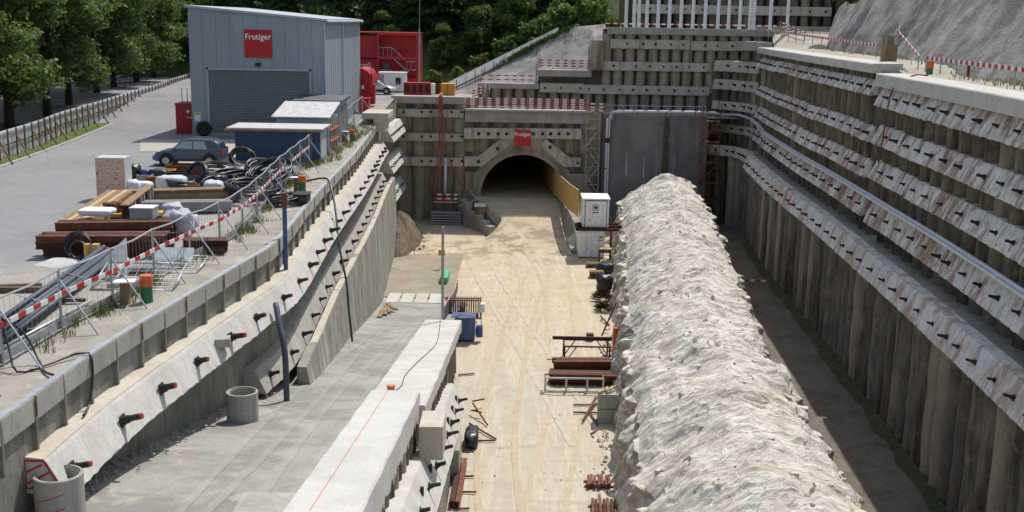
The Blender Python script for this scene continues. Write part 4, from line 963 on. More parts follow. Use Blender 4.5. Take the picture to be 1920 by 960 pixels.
# ---- site hall ----
hall=thing('site_hall','tall grey clad site hall with roller door and big red square sign','hall',(-21,92,12))
hx0,hx1,hy0,hy1=-26.4,-15.45,92,113; zl,zr=22.25,21.35
b=MB(); b.add([(hx0,hy0,12),(hx1,hy0,12),(hx1,hy0,zr),(hx0,hy0,zl),(hx0,hy1,12),(hx1,hy1,12),(hx1,hy1,zr),(hx0,hy1,zl)],[(0,1,2,3),(5,4,7,6),(1,5,6,2),(4,0,3,7)])
W(b,'wall',M['plaster'],hall)
rf=MB(); rf.add([(hx0-.2,hy0-.2,zl+.02),(hx1+.25,hy0-.2,zr+.0),(hx1+.25,hy1+.2,zr+.0),(hx0-.2,hy1+.2,zl+.02),(hx0-.2,hy0-.2,zl+.2),(hx1+.25,hy0-.2,zr+.17),(hx1+.25,hy1+.2,zr+.17),(hx0-.2,hy1+.2,zl+.2)],[(0,3,2,1),(4,5,6,7),(0,1,5,4),(1,2,6,5),(2,3,7,6),(3,0,4,7)]); W(rf,'roof',M['trim'],hall)
sm_=MB()
for i in range(1,10):
    x=hx0+i*1.105; zt=zl+(zr-zl)*i/9.9-.05; z0=17.55 if -25.2<x<-16.6 else 12.05; sm_.box((x,hy0-.008,(zt+z0)/2),(.025,.02,zt-z0))
for i in range(1,19): sm_.box((hx1+.008,hy0+i*1.1,16.6),(.02,.025,9.2))
W(sm_,'panel_seams',M['door_grey'],hall)
W(MB().box((-20.8,hy0-.04,14.66),(8.2,.05,5.3)),'roller_door',M['shutter'],hall)
fr=MB(); fr.box((-24.98,hy0-.07,14.75),(.16,.12,5.5)).box((-16.62,hy0-.07,14.75),(.16,.12,5.5)).box((-20.8,hy0-.07,17.42),(8.5,.12,.16)); W(fr,'door_frame',M['trim'],hall)
q=D(484,82,91.9); p=W(MB().box((q.x,hy0-.06,q.z),(2.22,.07,2.22)),'sign_panel',M['sign_red'],hall)
textmesh('Frutiger',.66,M['white_flat'],p,(q.x+21,-.12,q.z-12+.34),bold=.012,align='CENTER')
q=D(484,121,91.9); W(MB().box((q.x,hy0-.16,q.z),(.42,.3,.24)),'wall_lamp',M['dark_steel'],hall)
W(MB().tube([(hx1+.12,101,12.2),(hx1+.12,101,21.3)],.07,8),'downpipe',M['trim'],hall)
W(MB().box((hx1+.03,hy0+.1,16.6),(.1,.25,9.3)),'corner_trim',M['trim'],hall)
W(MB().box(((hx0+hx1)/2,hy0-.03,12.12),(hx1-hx0+.1,.1,.24)),'plinth',M['conc'],hall); W(MB().tube([(hx1+.3,hy0-.2,zr-.02),(hx1+.3,hy1+.2,zr-.02)],.09,8),'gutter',M['trim'],hall)
q=D(370,219,91.9); p=W(MB().box((q.x,hy0-.03,q.z),(.5,.03,.75)),'notice_sign',M['white_flat'],hall)
W(MB().box((q.x,hy0-.055,q.z+.24),(.4,.02,.16)),'yellow_panel',M['yellow'],p)
# tyre
def torus(b,c,Rr,r,ax='Y',n=28,k=10,tilt=0):
    c=Vector(c); pts=[]
    for i in range(n):
        a=2*math.pi*i/n
        if ax=='Y': pts.append(c+Vector((Rr*math.cos(a),Rr*math.sin(a)*math.sin(tilt),Rr*math.sin(a)*math.cos(tilt))))
        else: pts.append(c+Vector((Rr*math.cos(a),Rr*math.sin(a),0)))
    return b.tube(pts,r,k,closed=True)
q=G(377,257,12); t=thing('tyre','large black tyre leaning against the hall beside the roller door','tyre',(q.x,91.5,12))
W(torus(MB(),(q.x,91.55,12.6),.43,.19,tilt=.15),'tyre_ring',M['rubber'],t,smooth=True); W(MB().tube([(q.x,91.5,12.6),(q.x,91.6,12.6)],.3,16),'rim',M['dark_steel'],t)
# red container left of hall
t=thing('skip_container','red steel container with open top at the left corner of the hall','container',(-28,94,12))
x0=G(326,252,12).x; b=MB().box(((x0-26.6)/2,94.2,13.2),(abs(x0+26.6),2.4,2.4)); W(b,'container_body',M['red_c'],t,bevel=.04)
W(MB().box(((x0-26.6)/2,94.2,14.44),(abs(x0+26.6)+.1,2.5,.12)),'rim',M['red'],t)
W(MB().box((x0+1.05,92.97,13.85),(.22,.02,.22),M=Matrix.Rotation(R(45),3,'Y')),'diamond_plate',M['white_flat'],t)
textmesh('Frutiger',.2,M['white_flat'],t,(x0+.95+28,92.96-94,13.3-12))
for dx in (.3,.75): W(MB().tube([(x0+dx,94,14.4),(x0+dx,94,15.7)],.03,6),'rod',M['rust'],t)

# ---- vehicles ----
def car(name,label,loc,rz,mat,suv=True,cat='car'):
    t=thing(name,label,cat,loc,rz=rz,local=True); Lh=2.32 if suv else 2.1; wB=.92 if suv else .86
    # local: +x is the nose
    if suv: side=[(-2.3,.55),(-2.25,.95),(-2.2,1.08),(-1.2,1.12),(.95,1.08),(1.7,.98),(2.15,.84),(2.3,.62),(2.32,.42),(2.1,.32),(-2.1,.34)]
    else: side=[(-2.05,.5),(-2.02,.85),(-1.9,.98),(-1.0,1.0),(.85,.96),(1.55,.84),(2.0,.68),(2.1,.5),(2.05,.3),(-1.95,.3)]
    def wy(x,z): return wB*(1-.06*max(0,(z-.75))/.4-.05*(1 if z<.45 else 0))*(1-.10*max(0,abs(x)-1.6)/.7)
    n=len(side); b=MB(); b.v=[(x,-wy(x,z),z) for x,z in side]+[(x,wy(x,z),z) for x,z in side]
    b.f=[tuple(range(n)),tuple(range(n,2*n))[::-1]]+[(i,i+n,(i+1)%n+n,(i+1)%n) for i in range(n)]; b.mi=[0]*len(b.f)
    L(b,'body',mat,t,bevel=.05)
    top=[(-2.18,1.07),(-1.98,1.5),(-1.7,1.68),(-.2,1.74),(.35,1.68),(1.05,1.08)] if suv else [(-2.0,.97),(-1.6,1.32),(-1.1,1.43),(-.1,1.47),(.3,1.42),(1.15,.95)]
    def wt(z): return wB*(.95-.2*(z-1.0)/.7)
    n=len(top); b=MB(); b.v=[(x,-wt(z),z) for x,z in top]+[(x,wt(z),z) for x,z in top]; b.f=[tuple(range(n)),tuple(range(n,2*n))[::-1]]+[(i,i+n,(i+1)%n+n,(i+1)%n) for i in range(n)]; b.mi=[0]*len(b.f)
    cb=L(b,'cabin',mat,t,bevel=.04)
    wins=[[(.9,1.14),(.36,1.6),(-.28,1.64),(-.28,1.14)],[(-.36,1.14),(-.36,1.64),(-1.05,1.62),(-1.25,1.14)],[(-1.33,1.16),(-1.13,1.6),(-1.68,1.56),(-1.95,1.2)]] if suv else [[(1.0,1.0),(.32,1.35),(-.3,1.39),(-.3,1.0)],[(-.38,1.0),(-.38,1.39),(-1.05,1.36),(-1.35,1.02)]]
    for s in (-1,1):
        for i,wn in enumerate(wins):
            b=MB(); m=len(wn); b.v=[(x,s*(wt(z)+.012),z) for x,z in wn]; b.f=[tuple(range(m)) if s<0 else tuple(range(m))[::-1]]; b.mi=[0]; L(b,'side_window',M['glass_pale'] if i<2 else M['glass'],t)
    a,c=top[-2],top[-1]; f=lambda q,w_:[(q[0]+.03,-w_,q[1]+.01),(q[0]+.03,w_,q[1]+.01)]
    A=(a[0]+(c[0]-a[0])*.1,a[1]+(c[1]-a[1])*.1); B=(a[0]+(c[0]-a[0])*.92,a[1]+(c[1]-a[1])*.92)
    v=f(A,wt(A[1])-.08)+f(B,wt(B[1])-.08); L(MB().add(v,[(0,2,3,1)]),'windscreen',M['glass'],t)
    a,c=top[1],top[0]; A=(a[0]+(c[0]-a[0])*.05,a[1]); B=(a[0]+(c[0]-a[0])*.85,a[1]+(c[1]-a[1])*.85); v=[(A[0]-.03,-.6,A[1]),(A[0]-.03,.6,A[1]),(B[0]-.03,-.7,B[1]),(B[0]-.03,.7,B[1])]; L(MB().add(v,[(0,1,3,2)]),'rear_window',M['glass'],t)
    wr=.37 if suv else .31
    for sx in (-1.38 if suv else -1.25,1.4 if suv else 1.3):
        for s in (-1,1):
            L(MB().tube([(sx,s*(wB-.005),wr+.03),(sx,s*(wB+.02),wr+.03)],wr+.09,20),'wheel_arch',M['rubber'],t)
            w_=L(MB().tube([(sx,s*(wB-.2),wr),(sx,s*(wB+.04),wr)],wr,22),'wheel',M['rubber'],t); rim=MB().tube([(sx,s*(wB+.03),wr),(sx,s*(wB+.055),wr)],wr*.62,16)
            L(rim,'rim',M['steel'],w_)
    for s in (-1,1):
        L(MB().box(((2.2 if suv else 2.0),s*.66,.74 if suv else .62),(.16,.36,.16)),'headlight',M['white_flat'],t,bevel=.03)
        L(MB().box((-2.2 if suv else -2.0,s*.78,1.0 if suv else .85),(.12,.16,.3)),'tail_light',M['sign_red'],t)
        L(MB().box((.82,s*(wB+.07),1.16 if suv else 1.02),(.14,.16,.13)),'wing_mirror',mat,t,bevel=.03)
        if suv: L(MB().tube([(-1.6,s*.62,1.74),(-.1,s*.62,1.8),(.1,s*.62,1.75)],.025,6),'roof_rail',M['steel'],t)
        L(MB().box((.15,s*(wB-.0),.95),(.16,.03,.035)).box((-.85,s*(wB-.0),.97),(.16,.03,.035)),'door_handle',mat,t)
    for s in (-1,1): L(MB().box((0,s*(wB-.01),.42),(2.1,.05,.16)),'sill_trim',M['black'],t)
    return t
qa=G(355,311,12); car('parked_car','slate blue off-road estate car parked side-on before the roller door','car' and (qa.x,qa.y+.5,12),R(182),M['carpaint'])
car('parked_car','small silver white car beside the white cabin by the red containers',(-15.6,127,13.4),R(-3),M['carwhite'],suv=False)

# ---- blue and pale sheds beside the fence ----
def shed(name,label,cat,x0,x1,y0,y1,z0,h,bm,rm,roof_over=.4,tilt=.0,rt=.1):
    t=thing(name,label,cat,((x0+x1)/2,(y0+y1)/2,z0))
    W(MB().box(((x0+x1)/2,(y0+y1)/2,z0+h/2),(x1-x0,y1-y0,h)),'shed_body',bm,t,bevel=.02)
    zt=z0+h+.06; b=MB(); xa,xb,ya,yb=x0-roof_over,x1+roof_over*.6,y0-roof_over,y1+roof_over
    b.add([(xa,ya,zt),(xb,ya,zt),(xb,yb,zt+tilt),(xa,yb,zt+tilt),(xa,ya,zt+rt),(xb,ya,zt+rt),(xb,yb,zt+tilt+rt),(xa,yb,zt+tilt+rt)],[(0,3,2,1),(4,5,6,7),(0,1,5,4),(1,2,6,5),(2,3,7,6),(3,0,4,7)]); W(b,'roof',rm,t)
    return t
bc=shed('blue_container','blue corrugated steel container under a pale overhanging sheet roof','container',-18.9,-13.15,75.8,78.3,12,2.15,M['blue_c'],M['roof'],.45,.04,.08)
W(MB().box((-16.1,75.2,14.16),(6.7,.1,.14)),'roof_batten',M['wood'],bc)
W(MB().box((-13.12,77.0,13.05),(.06,2.2,2.0)),'end_panel',M['trim'],bc)
s2=shed('storage_shed','open-sided storage shed with a worn white sheet roof behind the blue container','shed',-17.0,-13.3,80.2,84.6,12,2.55,M['plaster'],M['roof'],.3,.75,.08)
for k in range(5): W(MB().box((-13.22,80.7+k*.85,13.3),(.05,.1,2.3)),'side_post',M['wood'],s2)
for k in range(2): W(MB().box((-13.2,82.4,12.9+k*.8),(.1,4.0,.08)),'shelf',M['orange'],s2)
s3=shed('storage_shed','farthest storage shed with a dark felt roof near the hall corner','shed',-16.8,-13.6,87.5,91.2,12,3.1,M['plaster'],M['roof_dark'],.4,.15,.2)
for k in range(4): W(MB().box((-13.52,88.0+k*.9,13.5),(.05,.1,2.8)),'side_post',M['wood'],s3)

# ---- boundary fence with white boards ----
FBp=[Vector(G(x,y,12)) for x,y in [(-40,320),(0,303),(70,277),(123,253),(187,230),(240,210),(300,188),(333,173)]]
FBp=[Vector((-32.6,62,12))]+[p for p in FBp[1:]]+[Vector((-45.5,165,12.5))]
FBs=resample(FBp,1.0); bf=thing('boundary_fence','long white boarded boundary fence with brown posts and raking props along the road','fence',(-36,90,12))
W(MB().sweep([Vector((p.x-.12,p.y,12)) for p in FBs],[(0,1.9),(.04,1.9),(.04,.05),(0,.05)],1),'board_panel',M['sheet_white'],bf)
al=arclen(FBs); s=.5;k=0
rails=MB().sweep([Vector((p.x,p.y,12)) for p in FBs],[(0,1.9),(.08,1.9),(.08,1.8),(0,1.8)],1); W(rails,'top_rail',M['sheet_white'],bf); W(MB().sweep([Vector((p.x,p.y,12)) for p in FBs],[(0,1.0),(.06,1.0),(.06,.9),(0,.9)],1),'middle_rail',M['wood_dark'],bf)
while s<al[-1]:
    p,t=at(FBs,al,s); nn=Vector((t.y,-t.x,0)); q=Vector((p.x,p.y,12))+nn*.12
    W(MB().bar(q,q+Vector((0,0,1.95)),.1,.1),'post',M['wood_dark'],bf)
    if k%2==0: W(MB().bar(q+Vector((0,0,1.45)),q+nn*1.15+t*(-1.2)+Vector((0,0,.02)),.1,.1),'prop',M['wood_dark'],bf)
    s+=1.75;k+=1
# kerb and verge
KB=resample([G(-30,325,12),G(0,315,12),G(180,247,12),G(333,178,12),Vector((-42.5,162,12))],1.2)
struct(MB().sweep(KB,[(-.1,.13),(.1,.13),(.1,-.1),(-.1,-.1)],1).build('kerb',M['kerb']))
vb=MB(); pa=[at(FBs,arclen(FBs),arclen(FBs)[-1]*i/60)[0] for i in range(61)]; pb=[at(KB,arclen(KB),arclen(KB)[-1]*i/60)[0] for i in range(61)]
pts=[]
for a,c in zip(pa,pb):
    for k in range(4): u=k/3; pts.append((a.x+(c.x-a.x)*u-(2.5 if k==0 else 0),a.y+(c.y-a.y)*u,12.1+.05*mn.noise(Vector((a.x*3+k,a.y*3,0)))))
struct(MB().grid(pts,61,4).build('grass_verge',M['grass'],smooth=True))
# path behind fence, seen sunlit between trunks
struct(MB().add([(-52,60,12.1),(-46,60,12.1),(-56,150,12.1),(-63,150,12.1)],[(0,1,2,3)]).build('path',M['apron']))

# ---- site fence along the pit edge ----
sf=thing('site_fence','long tubular site fence with red and white rail and raking props along the pit edge','fence',(-13,60,12))
fp=[(-14.2,27.5),(-14.0,29.6),(-13.8,33.2),(-13.35,36.4),(-13.1,40.0),(-12.75,43.4),(-12.35,46.4),(-12.25,50.0),(-12.4,53.6),(-12.8,58.5),(-13.1,62.5),(-13.3,66.5),(-13.5,70.5),(-13.65,74.5),(-13.8,79),(-13.9,83.5),(-14.1,88),(-14.3,92.5),(-14.4,97),(-14.5,101.5),(-14.3,106)]
for i,(x,y) in enumerate(fp):
    z=yz(y); W(MB().tube([(x,y,z),(x,y,z+2.0)],.045,7),'post',M['steel'],sf)
    W(MB().tube([(x+.03,y,z+1.65),(x+1.25,y-.35,z+.05)],.028,6),'prop',M['steel'],sf)
    if i<len(fp)-1:
        x2,y2=fp[i+1]; z2=yz(y2)
        W(MB().tube([(x,y,z+1.97),((x+x2)/2,(y+y2)/2,(z+z2)/2+1.9),(x2,y2,z2+1.97)],.032,6),'top_rail',M['steel'],sf)
        W(MB().tube([(x,y,z+.12),(x2,y2,z2+.12)],.025,6),'bottom_rail',M['steel'],sf)
        if y<74: beam('striped_rail',(x+.05,y,z+1.22),(x2+.05,y2,z2+1.22),.04,.15,M['band'],sf)
        if y<66: beam('toe_board',(x-.06,y,z+.2),(x2-.06,y2,z2+.2),.035,.38,M['wood_grey'],sf)
        wm=MB(); n=int((y2-y)/.3)
        for k in range(1,n): u=k/n; wm.tube([(x+(x2-x)*u,y+(y2-y)*u,z+.12),(x+(x2-x)*u,y+(y2-y)*u,z+1.95)],.005,3,cap=False)
        if wm.v: W(wm,'wire_mesh',M['steel'],sf)
# cables at the near fence
S(MB().tube(resample([(-14.0,29.7,13.3),(-13.7,29.4,12.6),(-13.3,28.9,12.12),(-12.8,29.6,12.1),(-12.3,30.4,12.18),(-11.95,30.5,12.2),(-11.8,30.3,11.7),(-11.82,30.0,10.9),(-11.75,29.3,10.75)],.25),.035,6).tube(resample([(-14.0,29.7,13.4),(-13.55,30.0,12.9),(-13.1,29.8,12.2),(-12.6,29.0,12.1),(-12.2,28.6,12.15)],.25),.035,6),'cable',M['black'],(-13,29.5,12),'black cable looping from the near fence post over the wall edge','cable',smooth=True)
S(MB().tube(resample([(-12.3,66,12.1),(-11.2,66,12.3),(-10.7,65,12.0),(-10.2,63.5,10.9),(-9.7,61.5,9.2),(-9.1,60,7.5),(-8.9,59.5,6.0),(-8.7,59.3,4.2)],.4),.06,6),'hose',M['black'],(-10.5,63,10),'black hose hanging over the left wall beams down to the ramp','hose',smooth=True)
S(MB().box((-11.05,58,12.35),(.7,1.1,.35)).box((-11.05,58,12.6),(.8,1.2,.06)),'pump_box',M['black'],(-11.05,58,12.1),'small black box lying on the wall edge past the bend','box')
# well caps
def wellcap(x,y,label,lid=False):
    z=yz(y); t=thing('well_cap',label,'well pipe',(x,y,z),'well pipes beside the site fence')
    W(MB().lathe((x,y,z),[(0,0),(.2,0),(.2,.62),(0,.62)],16),'pipe_body',M['green'],t,smooth=False); W(MB().lathe((x,y,z),[(.0,.6),(.22,.6),(.22,.95),(.2,.98),(0,.98)],16),'pipe_cap',M['orange'],t); return t
q=G(276,568,12); wellcap(q.x,q.y,'green well pipe with orange cap nearest to the camera, by the small lidded box')
q=G(567,362,12); wellcap(q.x,q.y,'green well pipe with orange cap in the middle of the gravel strip')
q=G(661,266,12); wellcap(q.x,q.y,'green well pipe with orange cap farthest along the gravel strip')
def lidbox(x,y,label):
    z=yz(y); t=thing('survey_box',label,'box',(x,y,z),'lidded survey boxes')
    W(MB().box((x,y,z+.4),(.26,.26,.8)),'box_body',M['wood'],t); W(MB().box((x,y,z+.83),(.7,.5,.04),rz=.2),'lid',M['white'],t); 
q=G(236,572,12); lidbox(q.x,q.y,'small wooden box with white lid at the fence beside the nearest well pipe')
q=G(556,360,12); lidbox(q.x,q.y,'small wooden box with pale lid beside the middle well pipe')
q=G(646,266,12); lidbox(q.x,q.y,'small box with white lid beside the farthest well pipe')
# blue post
p=Vector((-10.0,48.4,10.6)); t=thing('steel_post','slim blue steel post with rusty top standing at the bend of the left wall','post',p)
W(MB().tube([(p.x,p.y,10.5),(p.x,p.y,13.5)],.1,10),'shaft',M['blue_skip'],t); W(MB().tube([(p.x,p.y,13.5),(p.x,p.y,14.1)],.13,10),'head',M['rust'],t)
# concrete pad at the far end of the wall
S(MB().box((-12.6,103.8,13.0),(2.4,4.6,.55)).box((-12.2,103,12.2),(1.1,3,1.2)),'concrete_pad',M['conc_ledge'],(-12.6,103.8,12.2),'pale concrete pad block overhanging the far end of the left wall','block',bevel=.04)

# ---- stored material ----
def cartonmat():
    m,nt,bs=newmat('printed_cartons'); tc=N(nt,'ShaderNodeTexCoord'); mp=N(nt,'ShaderNodeMapping'); mp.inputs['Rotation'].default_value=(R(90),0,0); nt.links.new(tc.outputs['Object'],mp.inputs[0])
    br=N(nt,'ShaderNodeTexBrick'); nt.links.new(mp.outputs[0],br.inputs[0]); br.inputs['Scale'].default_value=1; br.inputs['Brick Width'].default_value=.42; br.inputs['Row Height'].default_value=.2; br.inputs['Mortar Size'].default_value=.008
    br.inputs['Color1'].default_value=(.6,.38,.3,1); br.inputs['Color2'].default_value=(.68,.47,.39,1); br.inputs['Mortar'].default_value=(.35,.25,.2,1)
    v=coords(nt,(4.7,4.7,10),obj=True); n=noi(nt,v,1.1,1,.3); v2=coords(nt,(3,3,5),obj=True); n2=noi(nt,v2,1.3,1,.3)
    col=mix(nt,ramp(nt,n,.66,.67),br.outputs[0],(.45,.06,.04)); col=mix(nt,ramp(nt,n2,.3,.29),col,(.3,.4,.1)); nt.links.new(col,bs.inputs['Base Color']); return m
q=G(209,374,12); t=thing('carton_pallet','tall pallet stack of printed pinkish cartons standing on the road','pallet stack',(q.x,q.y,12))
W(MB().box((q.x,q.y+.5,13.2),(1.5,1.05,1.95)),'cartons',cartonmat(),t,bevel=.01); W(MB().box((q.x+.02,q.y+.5,14.2),(1.55,1.1,.05)).box((q.x+.78,q.y+.5,13.2),(.03,1.1,1.95)),'wrap',M['film'],t)
b=MB()
for dx in (-.6,0,.6): b.box((q.x+dx,q.y+.5,12.08),(.14,1.0,.16))
b.box((q.x,q.y+.5,12.19),(1.5,1.1,.05)); W(b,'pallet',M['wood'],t)
def lumpy(c,d,seed,n=18,m=10,amp=.18,sq=.6):
    b=MB(); c=Vector(c)
    for i in range(m+1):
        ph=math.pi*i/m
        for k in range(n):
            a=2*math.pi*k/n; u=Vector((math.sin(ph)*math.cos(a),math.sin(ph)*math.sin(a),-math.cos(ph)))
            u=Vector([math.copysign(abs(w_)**sq,w_) for w_ in u]); r_=1+amp*mn.noise(u*1.8+Vector((seed,0,0)))+amp*.4*mn.noise(u*5+Vector((seed,4,0)))
            b.v.append((c.x+u.x*d[0]/2*r_,c.y+u.y*d[1]/2*r_,c.z+d[2]/2+u.z*d[2]/2*(r_ if u.z>0 else 1)))
    for i in range(m):
        for k in range(n): b.f.append((i*n+k,i*n+(k+1)%n,(i+1)*n+(k+1)%n,(i+1)*n+k)); b.mi.append(0)
    return b
def sack(px,py,d,mat,label,seed,name='sack',cat='sack',z=0,amp=.22,sq=.7):
    q=G(px,py,12); S(lumpy((q.x,q.y+d[1]/2,12+z),d,seed,amp=amp,sq=sq),name,M[mat],(q.x,q.y,12+z),label,cat,smooth=True)
sack(247,374,(.8,.8,1.0),'paper','white plastic sack slumped against the carton stack',1)
sack(263,372,(1.0,.9,.85),'paper','white bundle of sheets beside the slumped white sack',2,amp=.1,sq=.4)
sack(246,345,(.9,.9,1.1),'black','dark covered bundle just behind the carton stack',3,name='covered_bundle',cat='bundle')
sack(318,364,(1.65,1.1,.95),'film','pallet load in grey stretch film in the middle of the stores',4,name='wrapped_load',cat='pallet load',amp=.1,sq=.4)
sack(396,366,(1.1,1.0,.75),'film','smaller load in creased clear film right of the brown cable drum',5,name='wrapped_load',cat='pallet load')
sack(330,446,(1.35,.95,1.15),'film_lilac','heap of lilac tinted plastic sacks behind the fence rail',6,amp=.35)
sack(352,436,(.8,.7,.8),'film_lilac','single lilac tinted sack leaning right of the sack heap',7,amp=.35)
sack(322,436,(.9,.8,.6),'film_lilac','crumpled clear sack on top of the far side of the sack heap',8,amp=.4,z=.7)
def boxpart(b,c,d,rz=0): return b.box(c,d,rz)
def openbox(name,px,py,d,mat,label,rz=0,wall=.05,cat='crate'):
    q=G(px,py,12); b=MB(); x,y=q.x,q.y+d[1]/2; w_,dp,h=d
    for sx,sy,ww,dd in ((0,-dp/2,w_,wall),(0,dp/2,w_,wall),(-w_/2,0,wall,dp-wall),(w_/2,0,wall,dp-wall)): b.box((x+sx,y+sy,12+h/2),(ww,dd,h))
    b.box((x,y,12.05),(w_-.06,dp-.06,.08)); b.box((x,y-dp/2-.02,12+h-.04),(w_+.06,.06,.07)); b.box((x,y+dp/2+.02,12+h-.04),(w_+.06,.06,.07))
    return S(b,name,M[mat],(x,y,12),label,cat)
openbox('steel_bin',346,334,(2.2,1.3,.75),'rust','open rusty brown steel bin right before the parked car',cat='bin')
openbox('crate',307,338,(1.0,.8,.6),'yellow','yellow plastic crate between the dark bins',cat='crate')
openbox('crate',331,343,(.95,.8,.62),'dark_steel','dark grey crate standing right of the yellow crate',cat='crate')
openbox('crate',270,346,(.8,.7,.55),'wood_grey','grey wooden crate full of blue oddments behind the white bundle',cat='crate')
openbox('crate',437,332,(.95,.8,.55),'white','white crate beside the big black pipe coils',cat='crate')
openbox('crate',282,360,(.75,.7,.5),'wood_dark','dark wooden crate left of the film wrapped load',cat='crate')
b=lumpy(tuple(G(268,344,12)+Vector((0,.3,.5))),(.6,.5,.3),3); S(b,'tangled_rope',M['blue_skip'],G(268,344,12.5),'tangle of blue rope on top of the grey wooden crate','rope')
sack(293,344,(1.2,.9,.8),'black','round black tarpaulin bundle left of the yellow crate',13,name='covered_bundle',cat='bundle')
q=G(300,370,12); S(lumpy((q.x+.3,q.y,12),(3.0,.7,.3),12,amp=.3),'folded_tarpaulin',M['ochre'],q,'ochre tarpaulin folded along the front of the film wrapped load','tarpaulin',smooth=True)
q=G(362,371,12); t=thing('cable_drum','brown wooden cable drum disc leaning before the stores','cable drum',(q.x,q.y,12))
W(MB().tube([(q.x,q.y+.1,12.42),(q.x,q.y+.16,12.42)],.42,24),'flange',M['wood'],t); W(MB().tube([(q.x,q.y+.16,12.42),(q.x,q.y+.5,12.42)],.25,18),'core',M['wood_dark'],t)
def coil(px,py,Rr,turns,h,label,tilt=(0,0),r=.045,base=0,mat='black',jit=.06,sp=.35):
    q=G(px,py,12+base); b=MB(); pts=[]; Mx=Matrix.Rotation(tilt[0],3,'X')@Matrix.Rotation(tilt[1],3,'Y'); random.seed(int(px*7+py)); hm=0
    K=turns*28; ph=random.random()*6
    for i in range(K):
        a=2*math.pi*i/28; tn=i/28
        rr=Rr*(1-sp*.5*(1+math.sin(tn*2.1+ph))*.6)+jit*math.sin(a*2+tn*1.7+ph)
        pts.append(Mx@Vector((rr*math.cos(a),rr*math.sin(a),h*(tn/turns)+.04*math.sin(a*1+tn*2))))
    mz=min(p.z for p in pts); c=Vector((q.x,q.y,12+base-mz+r)); b.tube([p+c for p in pts],r,7)
    return S(b,'pipe_coil',M[mat],(q.x,q.y,12+base),label,'pipe coil','coils of black plastic pipe',smooth=True)
coil(455,321,.78,8,.45,'tall black pipe coil standing on edge by the blue container',(R(52),R(12)),r=.055)
coil(462,352,1.65,10,.6,'widest flat black pipe coil, in front of the upright coil',(R(4),0),r=.06)
coil(510,350,1.35,8,.7,'tilted black pipe coil resting toward the site fence',(R(20),R(-14)),r=.06)
coil(455,372,1.25,7,.4,'low black pipe coil nearest the timber beams',(0,R(3)),r=.055)
coil(372,349,.75,6,.35,'black pipe coil leaning over the dark grey crate',(R(50),R(-25)),r=.06)
coil(405,330,1.2,5,.5,'loose black pipe coil right behind the rusty bin',(R(8),R(6)),r=.05)
coil(530,385,.9,5,.35,'small black pipe coil beside the white bundle at the fence',(R(5),R(-4)),r=.05)
coil(150,487,.55,6,.2,'small thin coil of black cable before the steel beams',(R(70),0),r=.03)
coil(435,345,1.3,7,.5,'dark pipe coil lying between the widest coil and the white crate',(R(6),R(5)),r=.06)
coil(492,334,1.0,8,.45,'black pipe coil slumped against the blue container wall',(R(20),R(10)),r=.06)
coil(500,372,1.0,6,.45,'small black pipe coil in front of the tilted coil',(R(12),R(8)),r=.055)
coil(412,356,1.1,6,.4,'loose black pipe coil beside the creased film load',(R(10),R(-6)),r=.055)
coil(470,366,1.35,7,.5,'broad black pipe coil between the low coil and the tilted coil',(R(5),R(4)),r=.06,base=.35)
coil(340,350,.8,5,.3,'flat small black pipe coil behind the film wrapped load',(R(5),R(4)),r=.05,base=.4)
sack(285,352,(.9,.8,.6),'rust','rust stained covered heap between the grey crate and the dark crate',14,name='covered_heap',cat='heap',amp=.35)
sack(425,378,(1.2,.7,.5),'black','black plastic sheeting bunched at the end of the long brown beams',15,name='plastic_sheeting',cat='sheeting',amp=.4)
sack(398,392,(.9,.6,.4),'film','clear sheeting caught between the dark grey beams and the fence',16,name='plastic_sheeting',cat='sheeting',amp=.4)
openbox('crate',420,352,(.9,.7,.5),'blue_skip','blue crate between the loose coils',cat='crate')
openbox('crate',390,398,(1.1,.7,.4),'wood_dark','dark wooden tray by the fence behind the sack heap',cat='crate')
b=MB()
for i in range(9): b.tube(resample([(-13.9+.1*math.sin(i),57+i*.25,12.25+.1*(i%3)),(-13.6,60+i*.2,12.4+.08*(i%4)),(-13.9+.12*math.cos(i),63,12.25)],.5),.035,5)
S(b,'wire_bundle',M['white'],(-13.8,60,12.2),'untidy bundle of white conduits just inside the site fence','bundle',smooth=True)
q=G(385,352,12); S(MB().tube([(q.x-1.5,q.y,12.5),(q.x+1.5,q.y+.1,12.55)],.18,10).tube([(q.x-1.3,q.y+.3,12.25),(q.x+1.6,q.y+.45,12.25)],.2,10),'drain_pipe',M['black'],(q.x,q.y,12.2),'pair of thick black drain pipes lying before the coils','pipe',smooth=True)
# long timber beams
def stack(name,a,b_,n,rows,wd,ht,mat,label,cat,gap=.02,jit=.08,bearers=True,z0=12.0,jl=.15,mb2=None,limit=99):
    a=Vector(a);b_=Vector(b_); d=(b_-a); Ln=d.length; d.normalize(); nn=Vector((-d.y,d.x,0)); t=thing(name,label,cat,(a+b_)/2)
    z=z0
    if bearers:
        for u in (.15,.85): 
            c=a+d*Ln*u; W(MB().bar(Vector((c.x,c.y,z+.05)),Vector((c.x,c.y,z+.05))+nn*n*(wd+gap),.1,.1),'bearer',M['wood_dark'],t)
        z+=.1
    for r_ in range(rows):
        for k in range(n):
            j1=random.uniform(-jl,jl); j2=random.uniform(-jl,jl); o=nn*(k*(wd+gap)+wd/2+random.uniform(-1,1)*jit*.2)
            p1=a+d*j1+o; p2=b_+d*j2+o; zz=z+ht/2
            m_=M[random.choice(mat) if isinstance(mat,list) else mat]
            W(MB().bar((p1.x,p1.y,zz),(p2.x,p2.y,zz),wd*.96,ht*.94),'beam',m_,t)
        z+=ht
    return t
a=G(236,386,12);c=G(445,380,12); stack('timber_stack',a,c,4,4,.22,.16,['wood','wood_dark','wood'],'long brown timber beams stacked across the yard behind the fence','timber stack')
